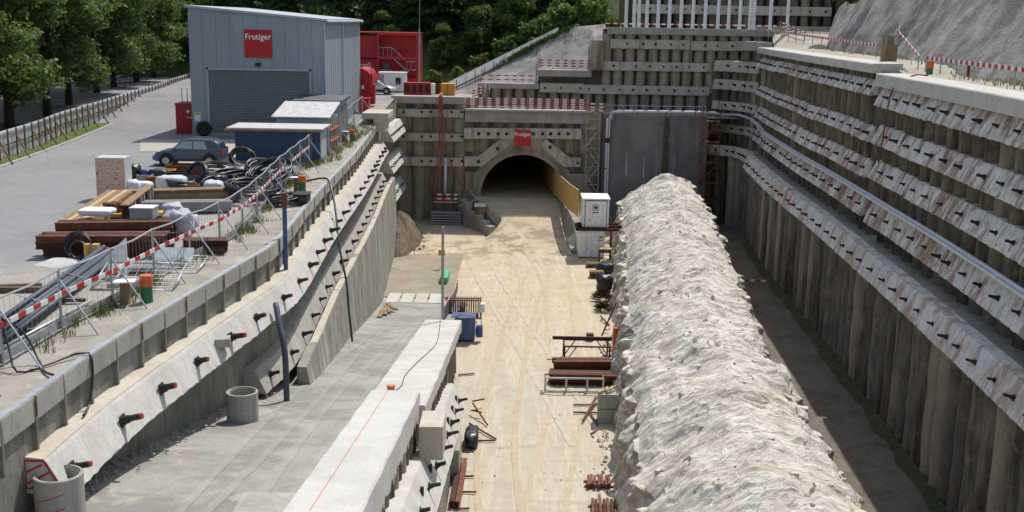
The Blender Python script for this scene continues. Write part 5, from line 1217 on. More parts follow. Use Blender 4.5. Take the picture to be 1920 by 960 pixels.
a=G(238,403,12);c=G(432,400,12); stack('timber_stack',a,c,3,3,.25,.17,['wood_dark','wood_grey'],'dark grey timber beams stacked in front of the long brown ones','timber stack')
a=G(204,418,12);c=G(345,414,12); stack('timber_stack',a,c,3,2,.24,.16,['yellow','wood_pale','wood_dark'],'yellow formwork girders stacked left of the plastic sacks','girder stack')
a=G(225,424,12);c=G(365,420,12)
# fan of stacked boards by the road
a=G(92,447,12); c=G(205,385,12); a=Vector((-18.4,47.8,12)); c=Vector((-19.5,57,12))
t=stack('board_stack',a+Vector((0,0,0)),c,5,5,.24,.14,['wood','wood_pale','wood'],'broad stack of brown formwork boards pointing down the road','board stack',jl=.12)
a=Vector((-19.1,50.4,12)); c=Vector((-19.3,57.2,12)); pan=thing('formwork_rack','row of upright grey formwork ribs along the right of the board stack','formwork rack',(-19.2,54,12))
for k in range(9): W(MB().box((-17.95-k*.09,51.2+k*.72,12.5),(.35,.1,.95)),'rib',M['wood_grey'] if k%3 else M['rust_dark'],pan)
W(MB().bar((-17.9,50.9,13.0),(-18.75,57.3,13.0),.4,.06),'top_strip',M['wood'],pan)
# steel beams near
a=G(76,484,12); c=G(318,482,12)
def ibeams(a,c,n,rows,label,mat=('rust_dark','rust_dark','rust'),h=.26,w_=.24,z0=12.1,g=None,name='steel_beam_stack',cat='steel beam stack'):
    a=Vector(a);c=Vector(c); d=(c-a).normalized(); nn=Vector((-d.y,d.x,0)); t=thing(name,label,cat,((a.x+c.x)/2,(a.y+c.y)/2,a.z),g)
    for r_ in range(rows):
        for k in range(n):
            j=d*random.uniform(-.15,.15); o=nn*(k*(w_+.03)); z=z0+r_*(h+.015); p1=a+o+j;p2=c+o+j; b=MB()
            b.bar((p1.x,p1.y,z+.015),(p2.x,p2.y,z+.015),w_,.03); b.bar((p1.x,p1.y,z+h-.015),(p2.x,p2.y,z+h-.015),w_,.03); b.bar((p1.x,p1.y,z+h/2),(p2.x,p2.y,z+h/2),.025,h-.06)
            W(b,'steel_beam',M[mat[(r_+k)%len(mat)]],t)
    for u in (.1,.9):
        p=a.lerp(c,u); W(MB().bar((p.x,p.y-.1,z0-.06),(p.x+nn.x*n*w_,p.y+nn.y*n*w_,z0-.06),.12,.1),'bearer',M['wood_dark'],t)
    return t
ibeams(a,c,4,3,'dark rusty steel beams stacked at the front of the stores')
a=G(96,462,12)+Vector((0,.6,0)); c=G(318,458,12)+Vector((0,.6,0)); ibeams(a,c,3,3,'second stack of rusty beams right behind the front beams',z0=12.1)
a=G(360,500,12); c=G(440,498,12); ibeams(G(345,478,12),G(425,478,12),3,2,'short rusty beams lying by the fence right of the sacks',z0=12.08,mat=('rust','rust_dark'))
q=G(180,447,12); S(lumpy((q.x,q.y+.3,13.0),(1.45,1.1,.28),22,amp=.1,sq=.35),'sheet_pack',M['paper'],(q.x,q.y,13),'pale wrapped pack of sheets lying on the rusty beams','pack',smooth=True)
q=G(263,450,12); t=thing('sheet_pack','boxy grey and white pack resting on the rusty beams left of the sacks','pack',(q.x,q.y,12.95)); W(MB().box((q.x,q.y+.7,13.1),(1.0,.9,.45)),'pack_body',M['wood_grey'],t,bevel=.03); W(MB().box((q.x,q.y+.7,13.35),(1.03,.93,.05)),'pack_cover',M['paper'],t)
q=G(250,425,12); S(lumpy((q.x-.9,q.y+.2,12.6),(.9,.6,.5),31,amp=.4),'scrap_pile',M['rust'],(q.x-.9,q.y,12.6),'rusty scrap piled between the packs and yellow girders','scrap',smooth=True)
# A-frames and white panels
def panel(name,a,c,h,th,mat,label,cat,lean=.0,z0=12):
    a=Vector(a);c=Vector(c); b=MB(); n_=Vector((-(c-a).y,(c-a).x,0)).normalized()*lean
    vs=[(a.x,a.y,z0),(c.x,c.y,z0),(c.x+n_.x,c.y+n_.y,z0+h),(a.x+n_.x,a.y+n_.y,z0+h)]; t_=Vector((0,th,0)); b.add(vs+[tuple(Vector(v)+t_) for v in vs],[(0,1,2,3),(4,7,6,5),(0,4,5,1),(1,5,6,2),(2,6,7,3),(3,7,4,0)]); return S(b,name,M[mat],(a.x,a.y,z0),label,cat)
b=MB().add([(-15.3,40.8,12.6),(-14.35,40.8,12.6),(-14.35,40.8,13.5),(-15.3,40.85,12.6),(-14.35,40.85,12.6),(-14.35,40.85,13.5)],[(0,1,2),(3,5,4),(0,3,4,1),(1,4,5,2),(2,5,3,0)]); b.box((-14.5,41.1,12.3),(.08,.5,.6)).box((-15.1,41.1,12.3),(.08,.5,.6))
S(b,'triangular_plate',M['white'],(-14.8,40.8,12),'white triangular metal plate standing behind the striped fence rail','plate')
q=G(322,500,12); S(MB().box((q.x,q.y+.3,12.35),(1.5,.06,.75),M=Matrix.Rotation(R(-38),3,'X')).box((q.x,q.y+.6,12.15),(1.4,.08,.3)),'sign_board',M['white'],(q.x,q.y,12),'faded white board lying tilted behind the fence near the weeds','board')
def mesh_frame(px,py,w_,h,label,tilt=R(60)):
    q=G(px,py,12); b=MB(); Mx=Matrix.Rotation(tilt,3,'X'); c=Vector((q.x,q.y,12.05)); P_=lambda x,y: c+Mx@Vector((x,0,y)) if False else c+Vector((x,y*math.sin(tilt),y*math.cos(tilt)+.0))
    for s in (0,1): b.tube([P_(0,h*s),P_(w_,h*s)],.035,6); b.tube([P_(w_*s,0),P_(w_*s,h)],.035,6)
    for k in range(1,9): b.tube([P_(w_*k/9,0),P_(w_*k/9,h)],.008,4)
    for k in range(1,7): b.tube([P_(0,h*k/7),P_(w_,h*k/7)],.008,4)
    return S(b,'mesh_barrier',M['steel'],q,label,'fence panel',smooth=True)
mesh_frame(170,545,2.9,1.9,'loose galvanised mesh panel leaning over the grey pipes',R(72)); mesh_frame(240,512,2.6,1.7,'loose galvanised mesh panel lying flat behind the fence',R(80))
def pallet(px,py,label,z=0,n=2,zb=12,rz=.1):
    q=G(px,py,zb); b=MB()
    for i in range(n):
        z0=zb+z+i*.15
        for dx in (-.55,0,.55): b.box((q.x+dx,q.y+.4,z0+.05),(.1,.8,.1))
        for k in range(6): b.box((q.x,q.y+.08+k*.13,z0+.12),(1.2,.09,.022))
    return S(b,'pallet',M['wood_grey'] if zb>1 else M['wood'],(q.x,q.y,zb),label,'pallet')
pallet(258,516,'two weathered pallets lying behind the striped rail'); pallet(232,540,'single low pallet on the gravel before the others',n=1)
# grey pipe bundle
t=thing('pipe_bundle','bundle of long slate grey plastic pipes lying on timbers by the near fence','pipe bundle',(-15,37,12.2))
a=Vector((-15.0,31.5,12.3)); c=Vector((-15.9,43.0,12.3)); d=(c-a).normalized(); nn=Vector((d.y,-d.x,0))
random.seed(8)
for r_,cnt in ((0,5),(1,3),(2,1)):
    for k in range(cnt):
        o=nn*(k*.18+r_*.09-.4); j=d*random.uniform(-.35,.35); z=.145*r_; p1=a+o+j+Vector((0,0,z)); p2=c+o*(.95)+j+Vector((0,0,z))
        W(MB().tube([p1,p2],.085,12).tube([p2-d*.02,p2+d*.25],.1,12),'pipe',M['grey_plastic'],t,smooth=True)
for u in (.12,.45,.8):
    p=a.lerp(c,u); W(MB().bar(p-nn*1.0+Vector((0,0,-.18)),p+nn*1.0+Vector((0,0,-.18)),.14,.12),'bearer',M['wood_dark'],t)
for u in (.3,.62):
    p=a.lerp(c,u); W(MB().bar(p-nn*.62+Vector((0,0,.42)),p+nn*.5+Vector((0,0,.12)),.06,.02),'strap',M['wood_grey'],t)
S(MB().tube([(-14.6,31,12.15),(-14.15,36.5,12.15)],.06,8).tube([(-14.4,31,12.15),(-13.95,35.5,12.15)],.06,8),'steel_tubes',M['steel'],(-14.4,33,12.1),'thin silver tubes lying beside the near fence posts','tubes',smooth=True)
q=G(40,548,12); S(MB().box((q.x,q.y,12.1),(1.9,.25,.2),rz=.1).box((q.x-.3,q.y+.4,12.1),(1.6,.2,.2),rz=.25),'timber_baulks',M['wood_dark'],q,'two dark timber baulks on the gravel left of the grey pipes','timber')
S(heap((G(112,495,12).x,G(112,495,12).y,12.0),1.1,.9,.22,5,lump=.5),'lime_heap',M['slab'],G(112,495,12),'low patch of spilled white lime before the steel beams','heap',smooth=True)
q=G(165,492,12); t=thing('compressor','small jumble of hoses and brass bottle on a frame before the steel beams','compressor',(q.x,q.y,12))
W(MB().tube([(q.x,q.y,12.15),(q.x,q.y,12.75)],.13,10),'bottle',M['ochre'],t); W(MB().box((q.x+.35,q.y,12.4),(.25,.3,.7)),'frame',M['wood_pale'],t); W(torus(MB(),(q.x-.35,q.y,12.5),.33,.04,tilt=.2),'hose_loop',M['black'],t)

# ---- far yard ----
t=thing('office_container','two storey block of red office containers behind the hall','site office',(-18,136,13.4))
for k in range(2):
    cbd=W(MB().box((-21.7,138,15.6+k*2.75),(10.6,5,2.65)),'container_module',M['red_c'],t,bevel=.05)
    W(MB().box((-13.95,139.2,15.6+k*2.75),(4.7,4.8,2.65)),'container_module',M['red_c'],t,bevel=.05)
    textmesh('Frutiger',.72,M['white_flat'],cbd,(-18.5+18,135.48-136,(16.35 if k==0 else 18.85)-13.4),align='RIGHT')
W(MB().box((-19.25,138,20.02),(15.6,5.6,.12)),'roof_edge',M['red'],t)
for x in (-16.3,-11.65):
    for y in (134.9,136.7): W(MB().box((x,y,16.7),(.22,.22,6.5)),'frame_post',M['red'],t)
for z in (14.6,17.1,19.85): W(MB().box((-13.95,134.9,z),(4.7,.2,.25)),'frame_beam',M['red'],t)
W(MB().box((-13.9,137,14.0),(4.5,4,1.2)),'base_module',M['red'],t)
stt=MB(); stt.bar((-15.9,135.4,17.2),(-13.6,135.4,17.2),.8,.06); stt.bar((-14.7,135.4,17.2),(-13.0,135.4,15.7),.8,.06); stt.bar((-15.4,135.5,14.4),(-13.4,135.5,15.7),.8,.06); stt.bar((-13.3,135.4,15.7),(-11.9,135.4,15.7),.8,.06)
W(stt,'stair_flight',M['steel'],t)
rl_=MB(); rl_.tube([(-16.2,134.9,18.3),(-14.7,134.9,18.3),(-13.0,134.9,16.8)],.05,5).tube([(-16.2,134.9,15.7),(-14.9,134.9,15.7),(-13.6,134.9,14.5)],.05,5).tube([(-13.0,134.9,16.7),(-11.9,134.9,16.7)],.05,5)
for x in (-16.2,-15.7,-15.2,-14.7): rl_.tube([(x,134.9,17.2),(x,134.9,18.3)],.03,4)
for x in (-12.9,-12.4,-11.9): rl_.tube([(x,134.9,15.7),(x,134.9,16.7)],.03,4)
W(rl_,'stair_rail',M['steel'],t); W(MB().box((-15.6,136.75,15.4),(.9,.05,2.0)),'doorway',M['glass'],t)
t=thing('site_cabin','small white site cabin with one dark window under the red offices','cabin',(-14.2,131,13.35))
W(MB().box((-14.2,132,14.45),(3.0,2.4,2.1)),'cabin_body',M['white'],t,bevel=.04); W(MB().box((-14.2,132,15.55),(3.2,2.6,.12)),'roof',M['white_flat'],t); W(MB().box((-13.5,130.78,14.6),(.6,.04,.8)),'window',M['glass'],t); W(MB().box((-15.5,130.78,14.4),(.7,.04,1.9)),'door',M['wood_grey'],t)
t=thing('generator','red slatted generator crate at the pit edge before the white cabin','generator',(-10.9,126,13.3))
W(MB().box((-10.9,126.5,14.05),(3.0,1.4,1.4)),'housing',M['red'],t,bevel=.03)
for k in range(4): W(MB().box((-12.0+k*.75,125.78,14.1),(.55,.03,.9)),'vent_panel',M['rust_dark'],t)
W(MB().box((-9.15,126.5,14.0),(.4,1.2,1.3)),'control_box',M['white'],t)
t=thing('waste_container','open orange container behind the portal cap','container',(-7.5,126.2,13.3))
W(MB().box((-7.5,126.8,14.0),(1.55,1.6,1.35)),'container_body',M['orange'] if False else paint('amber_paint',(.6,.26,.02)),t,bevel=.03); W(MB().box((-7.5,125.97,14.0),(.06,.05,1.3)),'rib',M['rust'],t)
S(MB().box((-8.65,127.2,13.95),(.65,.05,1.1)),'mesh_screen',M['rust'],(-8.65,127.2,13.4),'rust brown panel left of the orange container','panel')
t=thing('tank_truck','red tank vehicle half hidden behind the hall corner','tank truck',(-15.4,114,13))
W(MB().tube([(-15.6,113.4,15.5),(-15.6,118.6,15.5)],1.25,22),'tank',M['red'],t,smooth=False); W(MB().box((-14.9,113.6,14.2),(1.7,.9,2.0)),'pump_housing',M['red'],t,bevel=.05)
W(MB().tube([(-15.4,113.3,16.8),(-14.5,113.3,17.3),(-14.3,113.3,16.2)],.06,6),'pipework',M['steel'],t); W(MB().box((-14.4,113,15.3),(.35,.3,1.9)).box((-14.9,113.1,15.6),(.3,.2,1.2)),'control_box',M['red'],t)
W(MB().tube([(-15.8,113.2,13.5),(-15.4,113.2,13.5)],.5,16),'wheel',M['rubber'],t); W(MB().box((-15.0,113.3,17.1),(.9,.2,.08)),'walkway',M['steel'],t); W(MB().box((-15.2,112.9,14.9),(.25,.04,.35)),'plate',M['white_flat'],t)
S(MB().box((-14.6,109.5,13.35),(1.0,1.2,1.3)).box((-14.6,109.5,14.05),(1.1,1.3,.08)),'red_bin',M['red'],(-14.6,109.5,12.7),'small red lidded bin before the red tank vehicle','bin',bevel=.02)
t=thing('antenna_mast','thin tall antenna mast at the right corner of the red offices','mast',(-11.4,134.4,14))
W(MB().tube([(-11.4,134.4,13.4),(-11.35,134.4,20.6)],.09,8),'pole',M['steel'],t); W(MB().tube([(-11.35,134.4,20.6),(-11.3,134.4,27)],.035,6),'whip',M['steel'],t)
# sloping white fence
a=D(838,182,134.0); c=D(1046,78,137.5); t=thing('sloping_fence','white boarded fence with steel rails climbing the bank toward the trees','fence',a)
n=12
for i in range(n+1):
    p=a.lerp(c,i/n); W(MB().box((p.x,p.y-.05,p.z+.8),(.09,.09,1.7)),'post',M['wood_dark'] if i%2 else M['steel'],t)
W(MB().add([tuple(a+Vector((0,.05,.05))),tuple(c+Vector((0,.05,.05))),tuple(c+Vector((0,.05,1.5))),tuple(a+Vector((0,.05,1.5))),tuple(a+Vector((0,.1,.05))),tuple(c+Vector((0,.1,.05))),tuple(c+Vector((0,.1,1.5))),tuple(a+Vector((0,.1,1.5)))],[(0,1,2,3),(4,7,6,5),(3,2,6,7)]),'board_panel',M['sheet_white'],t)
for h in (.6,1.6): W(MB().bar(a+Vector((0,-.12,h)),c+Vector((0,-.12,h)),.06,.16),'rail',M['wood_dark'] if h<1 else M['white'],t)
# ---- right terrace: hut and small things ----
hp=onRU(76.5,1.3,19.35); t=thing('lookout_hut','tiny wooden hut with flat roof and open window on the right terrace','hut',(hp.x,hp.y,19.4))
x,y=hp.x,hp.y
W(MB().box((x,y,19.95),(.85,.85,1.1)),'hut_body',M['wood'],t)
for sx in (-.38,.38):
    for sy in (-.38,.38): W(MB().box((x+sx,y+sy,20.75),(.08,.08,.6)),'corner_post',M['wood_pale'],t)
W(MB().box((x,y,21.08),(1.25,1.2,.08)),'roof',M['wood'],t); W(MB().box((x,y+.36,20.75),(.7,.04,.55)),'window',M['glass_pale'],t)
q=onRU(68,1.5,18.9); t=thing('well_cap','green and orange well pipe on the right terrace beside the steep barrier','well pipe',q)
W(MB().lathe(q,[(0,0),(.2,0),(.2,.4),(0,.4)],12),'pipe_body',M['green'],t); W(MB().lathe(q,[(0,.38),(.22,.38),(.22,.8),(0,.8)],12),'pipe_cap',M['orange'],t)
q=onRU(66,3.2,18.9); S(MB().tube([q,q+Vector((0,0,.9))],.09,8),'marker_post',M['rust'],q,'short rusty marker post on the right terrace','post')
S(MB().tube(resample([onRU(64,.2,19.0),onRU(66,.0,18.9),onRU(66.5,-1.0,18.1),onRU(67,-1.15,16),onRU(68,-1.1,13.5)],.5),.045,6),'hose',M['rust'],onRU(66,0,18.9),'thin brown hose hanging over the right cap','hose',smooth=True)

# ================= PIT =================
def ring(c,r,h,label,marks=False):
    t=thing('concrete_ring',label,'concrete ring',c,'concrete shaft rings on the ramp'); c=Vector(c)
    W(MB().lathe(c,[(r,0),(r,h-.02),(r-.02,h),(r-.07,h),(r-.075,h-.05),(r-.11,h-.05),(r-.115,h-.12),(r-.12,0),(r,0)],36),'ring_wall',M['conc'],t,smooth=False)
    if marks:
        b=MB()
        for k,(z0,sl) in enumerate(((.25,.35),(.6,.4),(.05,.2))):
            b.tube([(c.x+(r+.003)*math.cos(a_),c.y+(r+.003)*math.sin(a_),c.z+z0+sl*(a_-4.2)*.5) for a_ in [4.1+.12*j for j in range(11)]],.012,4)
        W(b,'red_spray_marks',M['sign_red'],t)
q=G(455,772,7.55); ring((q.x,q.y,rampz(q.y)),.57,1.12,'grey concrete shaft ring in the middle of the ramp beside the leaning pipe')
q=G(115,975,9.0); ring((q.x,q.y,rampz(q.y)),.6,1.15,'concrete shaft ring with red spray lines at the near end of the left wall',True)
S(MB().tube(resample([(-8.9,42.6,6.5),(-8.95,42.7,8.6),(-9.25,43.2,9.6),(-9.5,43.8,10.3)],.3),.12,10),'plastic_pipe',M['grey_plastic'],(-8.9,42.6,6.5),'slate grey plastic pipe leaning against the left wall beams','pipe',smooth=True)
q=Vector((-4.62,41.6,0)); zz=rampz(q.y)+.555
t=thing('pipe_stub','orange plastic pipe cap on the pale slab','pipe cap',(q.x,q.y,zz)); W(MB().lathe((q.x,q.y,zz),[(0,0),(.15,0),(.15,.3),(.17,.3),(.17,.36),(0,.36)],18),'cap_body',M['orange'],t); W(MB().lathe((q.x,q.y,zz),[(0,.365),(.13,.365),(.0,.37)],18),'cap_lid',M['wood_pale'],t)
S(MB().box((-5.75,25.35,9.35),(1.95,2.6,.85)),'concrete_block',M['conc'],(-5.75,26,8.9),'rough concrete block at the bottom edge of the frame beside the slab','block',bevel=.03)
S(MB().box((-2.75,38.2,6.95),(.85,1.7,1.25)),'formwork_block',M['conc_ledge'],(-2.75,38.2,6.3),'beige rectangular block standing on the anchored beam of the ramp wall','block',bevel=.02)
# chalk line and cable on the slab
ln=MB(); pts=[Vector((-4.55,y,rampz(y)+1.0+.012)) for y in np.linspace(24,39.8,10)]; 
for a_,b_ in zip(pts,pts[1:]): ln.bar(a_,b_,.014,.006)
S(ln,'marking_line',M['orange'],(-4.5,30,9),'thin orange marking line along the rough near slab','line')
S(MB().tube(resample([Vector((x,y,rampz(y)+.57)) for x,y in ((-4.4,67.5),(-4.1,62),(-3.9,56),(-4.3,50),(-4.5,46),(-4.4,43.2),(-4.7,41.5),(-5.0,41))],.6),.02,5),'cable',M['black'],(-4.3,50,5.5),'thin grey cable winding along the smooth far slab','cable',smooth=True)
for k,x in enumerate((-9.7,-8.6,-7.5,-6.4)):
    S(MB().box((x+.45,85.6,.14),(.95,3.0,.04)),'road_plate',M['conc_light' if k!=2 else 'conc_ledge'],(x+.45,85.6,.1),['steel road plate at the left edge of the ramp foot','grey road plate second from the left wall at the ramp foot','sandy coloured road plate between two grey ones at the ramp foot','grey road plate nearest the striped railing at the ramp foot'][k],'plate','road plates at the ramp foot')
q=(-8.7,73.5); b=MB()
for k in range(4): b.box((-8.9+.12*k,74+k*1.2,rampz(74+k*1.2)+.2+.05*k),(.3,1.8,.12),rz=.15*k)
S(b,'timber_pieces',M['wood'],(-8.8,75,1.5),'loose timber pieces at the foot of the smooth left wall','timber')
# ramp-end railing, pole
rr=thing('ramp_railing','grey panel railing with red and white top rail along the lower ramp edge','railing',(-4.3,78,1))
for i in range(10):
    y=69+i*2.2; z=max(0,rampz(y)); W(MB().box((-4.4,y,z+.55),(.06,.06,1.15)),'post',M['steel'],rr)
    if i<9:
        y2=y+2.2; z2=max(0,rampz(y2)); W(MB().add([(-4.42,y+.05,z+.1),(-4.42,y2-.05,z2+.1),(-4.42,y2-.05,z2+.95),(-4.42,y+.05,z+.95),(-4.38,y+.05,z+.1),(-4.38,y2-.05,z2+.1),(-4.38,y2-.05,z2+.95),(-4.38,y+.05,z+.95)],[(0,1,2,3),(4,7,6,5),(3,2,6,7)]),'infill_panel',M['grey_plastic'],rr); beam('striped_rail',(-4.4,y,z+1.08),(-4.4,y2,z2+1.08),.05,.1,M['band'],rr)
S(MB().box((-4.25,67.3,6.4),(.16,.16,5.7)),'pole',M['wood_grey'],(-4.25,67.3,3.5),'grey square pole standing at the far end of the pale slab','pole',bevel=.01)
gp0=G(828,505,0)
S(MB().box((gp0.x,gp0.y,1.5),(.6,.12,.5)).tube([(gp0.x,gp0.y+.06,0),(gp0.x,gp0.y+.06,1.3)],.05,6),'site_sign',M['yellow'],gp0,'small yellow box sign on a post at the end of the ramp railing','sign')
q=G(833,532,0); S(lumpy((q.x,q.y+1.2,0),(.7,3.4,.75),41,amp=.15,sq=.5),'covered_bench',M['green_light'],(q.x,q.y,0),'long low object under a light green cover beside the railing','cover',smooth=True)
S(MB().tube([(-3.5,79.5,.35),(-2.4,79.4,.45)],.25,12),'pipe_piece',M['grey_plastic'],(-3,79.5,.2),'short thick grey pipe piece beyond the blue tank','pipe',smooth=True)
S(lumpy((-3.7,82,0),(.5,1.8,.7),43,amp=.3),'rusty_heap',M['rust'],(-3.7,82,0),'narrow rusty heap between the green cover and the crates','heap',smooth=True)
# blue tank with crates
q0=G(850,642,0); t=thing('blue_tank','blue steel settling tank standing below the end of the pale slab','tank',(-3.3,74.5,0))
W(MB().box((-3.25,74.6,.95),(1.6,1.5,1.5)),'tank_body',M['blue_skip'],t,bevel=.03); W(MB().box((-3.25,74.6,1.72),(1.66,1.56,.06)),'tank_rim',M['blue'],t)
W(MB().tube([(-2.15,74.2,.35),(-2.15,74.2,1.15)],.24,14),'barrel',M['blue_skip'],t); W(MB().tube([(-3.8,74.0,1.8),(-3.3,73.9,2.0),(-2.5,74.0,1.85)],.05,6),'inlet_pipe',M['steel'],t)
t=thing('rusty_rack','rusty slatted rack of reinforcing baskets behind the blue tank','rack',(-3.5,77.3,0))
for k in range(16): W(MB().box((-4.6+k*.16,77.6,1.5),(.05,1.2,1.4)),'slat',M['rust'],t)
W(MB().box((-3.4,77.6,2.2),(2.6,.08,.08)).box((-3.4,77.0,2.2),(2.6,.08,.08)).box((-3.4,77.0,.9),(2.6,.08,.08)),'frame',M['wood_dark'],t)
S(MB().box((-2.1,77.2,1.65),(.45,.5,.6)).tube([(-2.1,77.2,0),(-2.1,77.2,1.4)],.06,6),'switch_box',M['white'],(-2.1,77.2,0),'small white switch box on a stand right of the rusty rack','box',bevel=.02)
S(MB().bar((-3.2,66.5,.08),(-2.2,66.8,.08),.09,.08),'plank',M['wood'],(-2.7,66.6,0),'single plank lying on the sand below the slab','plank')
# ---- steel stores right side of road ----
def bars(label,pairs,r,mat='rust',name='rusty_bars',cat='bars',flat=False):
    t=thing(name,label,cat,pairs[0][0])
    for a_,b_ in pairs: W(MB().tube([a_,b_],r,7) if not flat else MB().bar(a_,b_,r*2,r*2),'bar',M[mat],t)
    return t
def gp(x,y,z=0): p=G(x,y,0); return Vector((p.x,p.y,z))
t=thing('trestle','rusty steel trestle frame carrying one long girder beside the mound','frame',gp(1100,680))
a=gp(1058,680); c=gp(1146,680)
for y0 in (0,1.6):
    for x in (a.x,a.x+2.9):
        W(MB().box((x,a.y+y0,.55),(.1,.1,1.1)),'leg',M['rust_dark'],t)
    W(MB().box((a.x+1.5,a.y+y0,1.1),(3.1,.09,.1)),'crossbar',M['rust'],t)
    W(MB().bar((a.x+.1,a.y+y0,.1),(a.x+.75,a.y+y0,1.05),.06,.06).bar((a.x+2.9,a.y+y0,.1),(a.x+2.2,a.y+y0,1.05),.06,.06),'brace',M['rust_dark'],t)
for x in (a.x,a.x+2.9): W(MB().box((x,a.y+.8,1.1),(.08,1.6,.08)),'side_bar',M['rust'],t)
W(MB().box((a.x+1.2,a.y+1.4,1.27),(3.9,.16,.2)),'girder',M['rust_dark'],t)
a=gp(1040,697); c=gp(1149,697); ibeams(a,c,3,2,'rusty channel stack between the trestle and the open frame',z0=.1,h=.3,w_=.3,mat=('rust_dark','rust'))
a=gp(1033,722); c=gp(1151,724); ibeams(a,c,4,2,'rusty channel stack lying behind the grey open frame',z0=.1,h=.28,w_=.26,mat=('rust_dark','rust'))
a=gp(1021,735); t=thing('storage_rack','grey open steel rack lying on its side before the channels','rack',a)
x0=a.x;y0=a.y
for z in (.08,.88): W(MB().box((x0+1.75,y0,z),(3.5,.09,.09)),'rail',M['steel'],t)
for dx in (0,1.25,2.5,3.45): W(MB().box((x0+.03+dx,y0-.01,.48),(.12,.08,.8)),'upright',M['steel'],t)
W(MB().box((x0+1.75,y0+.7,.88),(3.4,.08,.08)),'rear_rail',M['rust'],t)
for dx in (0,3.45): W(MB().box((x0+.03+dx,y0+.35,.88),(.09,.7,.07)),'side_rail',M['rust'],t)
a=gp(1138,795); 
for k in range(2): S(MB().box((a.x,a.y+.45,.42+k*.86),(.98,.95,.82)),'concrete_block',M['conc'],(a.x,a.y,.0+k*.86),['lower concrete cube of the pair beside the mound','upper concrete cube of the pair, carrying timber offcuts'][k],'block',bevel=.025)
b=MB(); random.seed(4)
for k in range(5): b.box((a.x-.35+k*.17,a.y+.4+.05*k,1.79+.03*k),(.09,.7,.08),rz=random.uniform(-.6,.6))
S(b,'timber_offcuts',M['wood_pale'],(a.x,a.y,1.74),'pale timber offcuts lying on the upper concrete cube','timber')
a=gp(1075,770,.08); bars('two rusty bars and crossed tubes lying left of the concrete cubes',[(gp(1075,762,.1),gp(1122,762,.1)),(gp(1075,776,.1),gp(1122,777,.1)),(gp(1092,795,.2),gp(1122,752,.35)),(gp(1096,790,.2),gp(1116,754,.3)),(gp(1106,778,.15),gp(1120,800,.1))],.05)
bars('short timber batten lying below the concrete cubes',[(gp(1108,815,.06),gp(1122,806,.06))],.06,'wood','batten','timber')
bars('pair of thin pale battens on the ground by the mound foot',[(gp(1134,828,.05),gp(1131,803,.05)),(gp(1139,828,.05),gp(1136,805,.05))],.03,'wood_pale','batten','timber')
def pipe_mat(px,py,n,ln,w_,label,mats=('rust','rust_dark')):
    a=gp(px,py); t=thing('rail_bundle',label,'rusty bars',a)
    for k in range(n): 
        j=random.uniform(-.12,.12); W(MB().bar((a.x+k*w_+random.uniform(-.02,.02),a.y+j,.16),(a.x+k*w_+.08+random.uniform(-.03,.03),a.y+ln+j,.16),w_*.75,.2),'bar',M[mats[k%2]],t)
    for u in (.25,.75): W(MB().box((a.x+n*w_/2-.05,a.y+ln*u,.03),(n*w_+.2,.1,.06)),'bearer',M['wood_dark'],t)
pipe_mat(1102,917,7,1.15,.17,'flat bundle of short rusty bars on the road edge',('rust','rust')); pipe_mat(1112,972,7,1.6,.17,'reddish bundle of rusty bars at the bottom edge of the frame',('rust','rust_dark'))
t=thing('orange_post','orange upright steel pipe with a side arm standing at the mound foot','post',gp(1152,662)); a=gp(1152,662)
W(MB().tube([a,a+Vector((0,0,1.75))],.16,12),'upright',M['orange'],t); W(MB().bar(a+Vector((.05,0,1.7)),a+Vector((.85,-.1,1.2)),.1,.1),'arm',M['orange'],t)
bars('long rusty bar leaning up against the mound',[(gp(1128,632,.1),gp(1150,632,0)+Vector((.2,1.0,2.2))),(gp(1126,600,.3),gp(1142,612,.1))],.06,'rust','leaning_bar','bar')
S(MB().box(tuple(gp(1106,638,.28)),(.5,.4,.45)),'grey_box',M['dark_steel'],gp(1106,638),'small dark grey box on the ground behind the trestle','box',bevel=.04)
def brush(px,py,d,label,seed):
    p=gp(px,py); b=MB(); random.seed(seed)
    for i in range(260):
        a_=random.uniform(0,6.28); el=random.uniform(0,1.3); u=Vector((math.cos(a_)*math.cos(el)*d[0]/2,math.sin(a_)*math.cos(el)*d[1]/2,math.sin(el)*d[2])); c=Vector((p.x,p.y+d[1]/2,.1)); b.bar(c+u*random.uniform(.2,.6),c+u*random.uniform(.8,1.15)+Vector((random.uniform(-.15,.15),random.uniform(-.15,.15),random.uniform(-.05,.1))),.02,.02)
    return S(b,'wire_heap',M['rust_dark'],p,label,'wire heap')
brush(1130,568,(2.0,1.3,.7),'far tangled heap of rusty tying wire by the mound',1); brush(1132,588,(1.7,1.3,.7),'near tangled heap of rusty tying wire by the mound',2)
S(lumpy(tuple(gp(1133,548)),(1.3,1.2,1.5),51,amp=.3),'covered_machine',M['black'],gp(1133,548),'black covered machine between the pallet and the wire heaps','machine',smooth=True)
S(lumpy(tuple(gp(1133,512)),(1.5,1.3,.9),53,amp=.35),'covered_machine',M['black'],gp(1133,512),'black tarpaulin bundle behind the pallets by the mound','bundle',smooth=True)
pallet(1119,522,'stack of three pale pallets beside the black bundle',n=4,zb=0); pallet(1112,503,'dark pallet box just before the white container',n=3,zb=0)
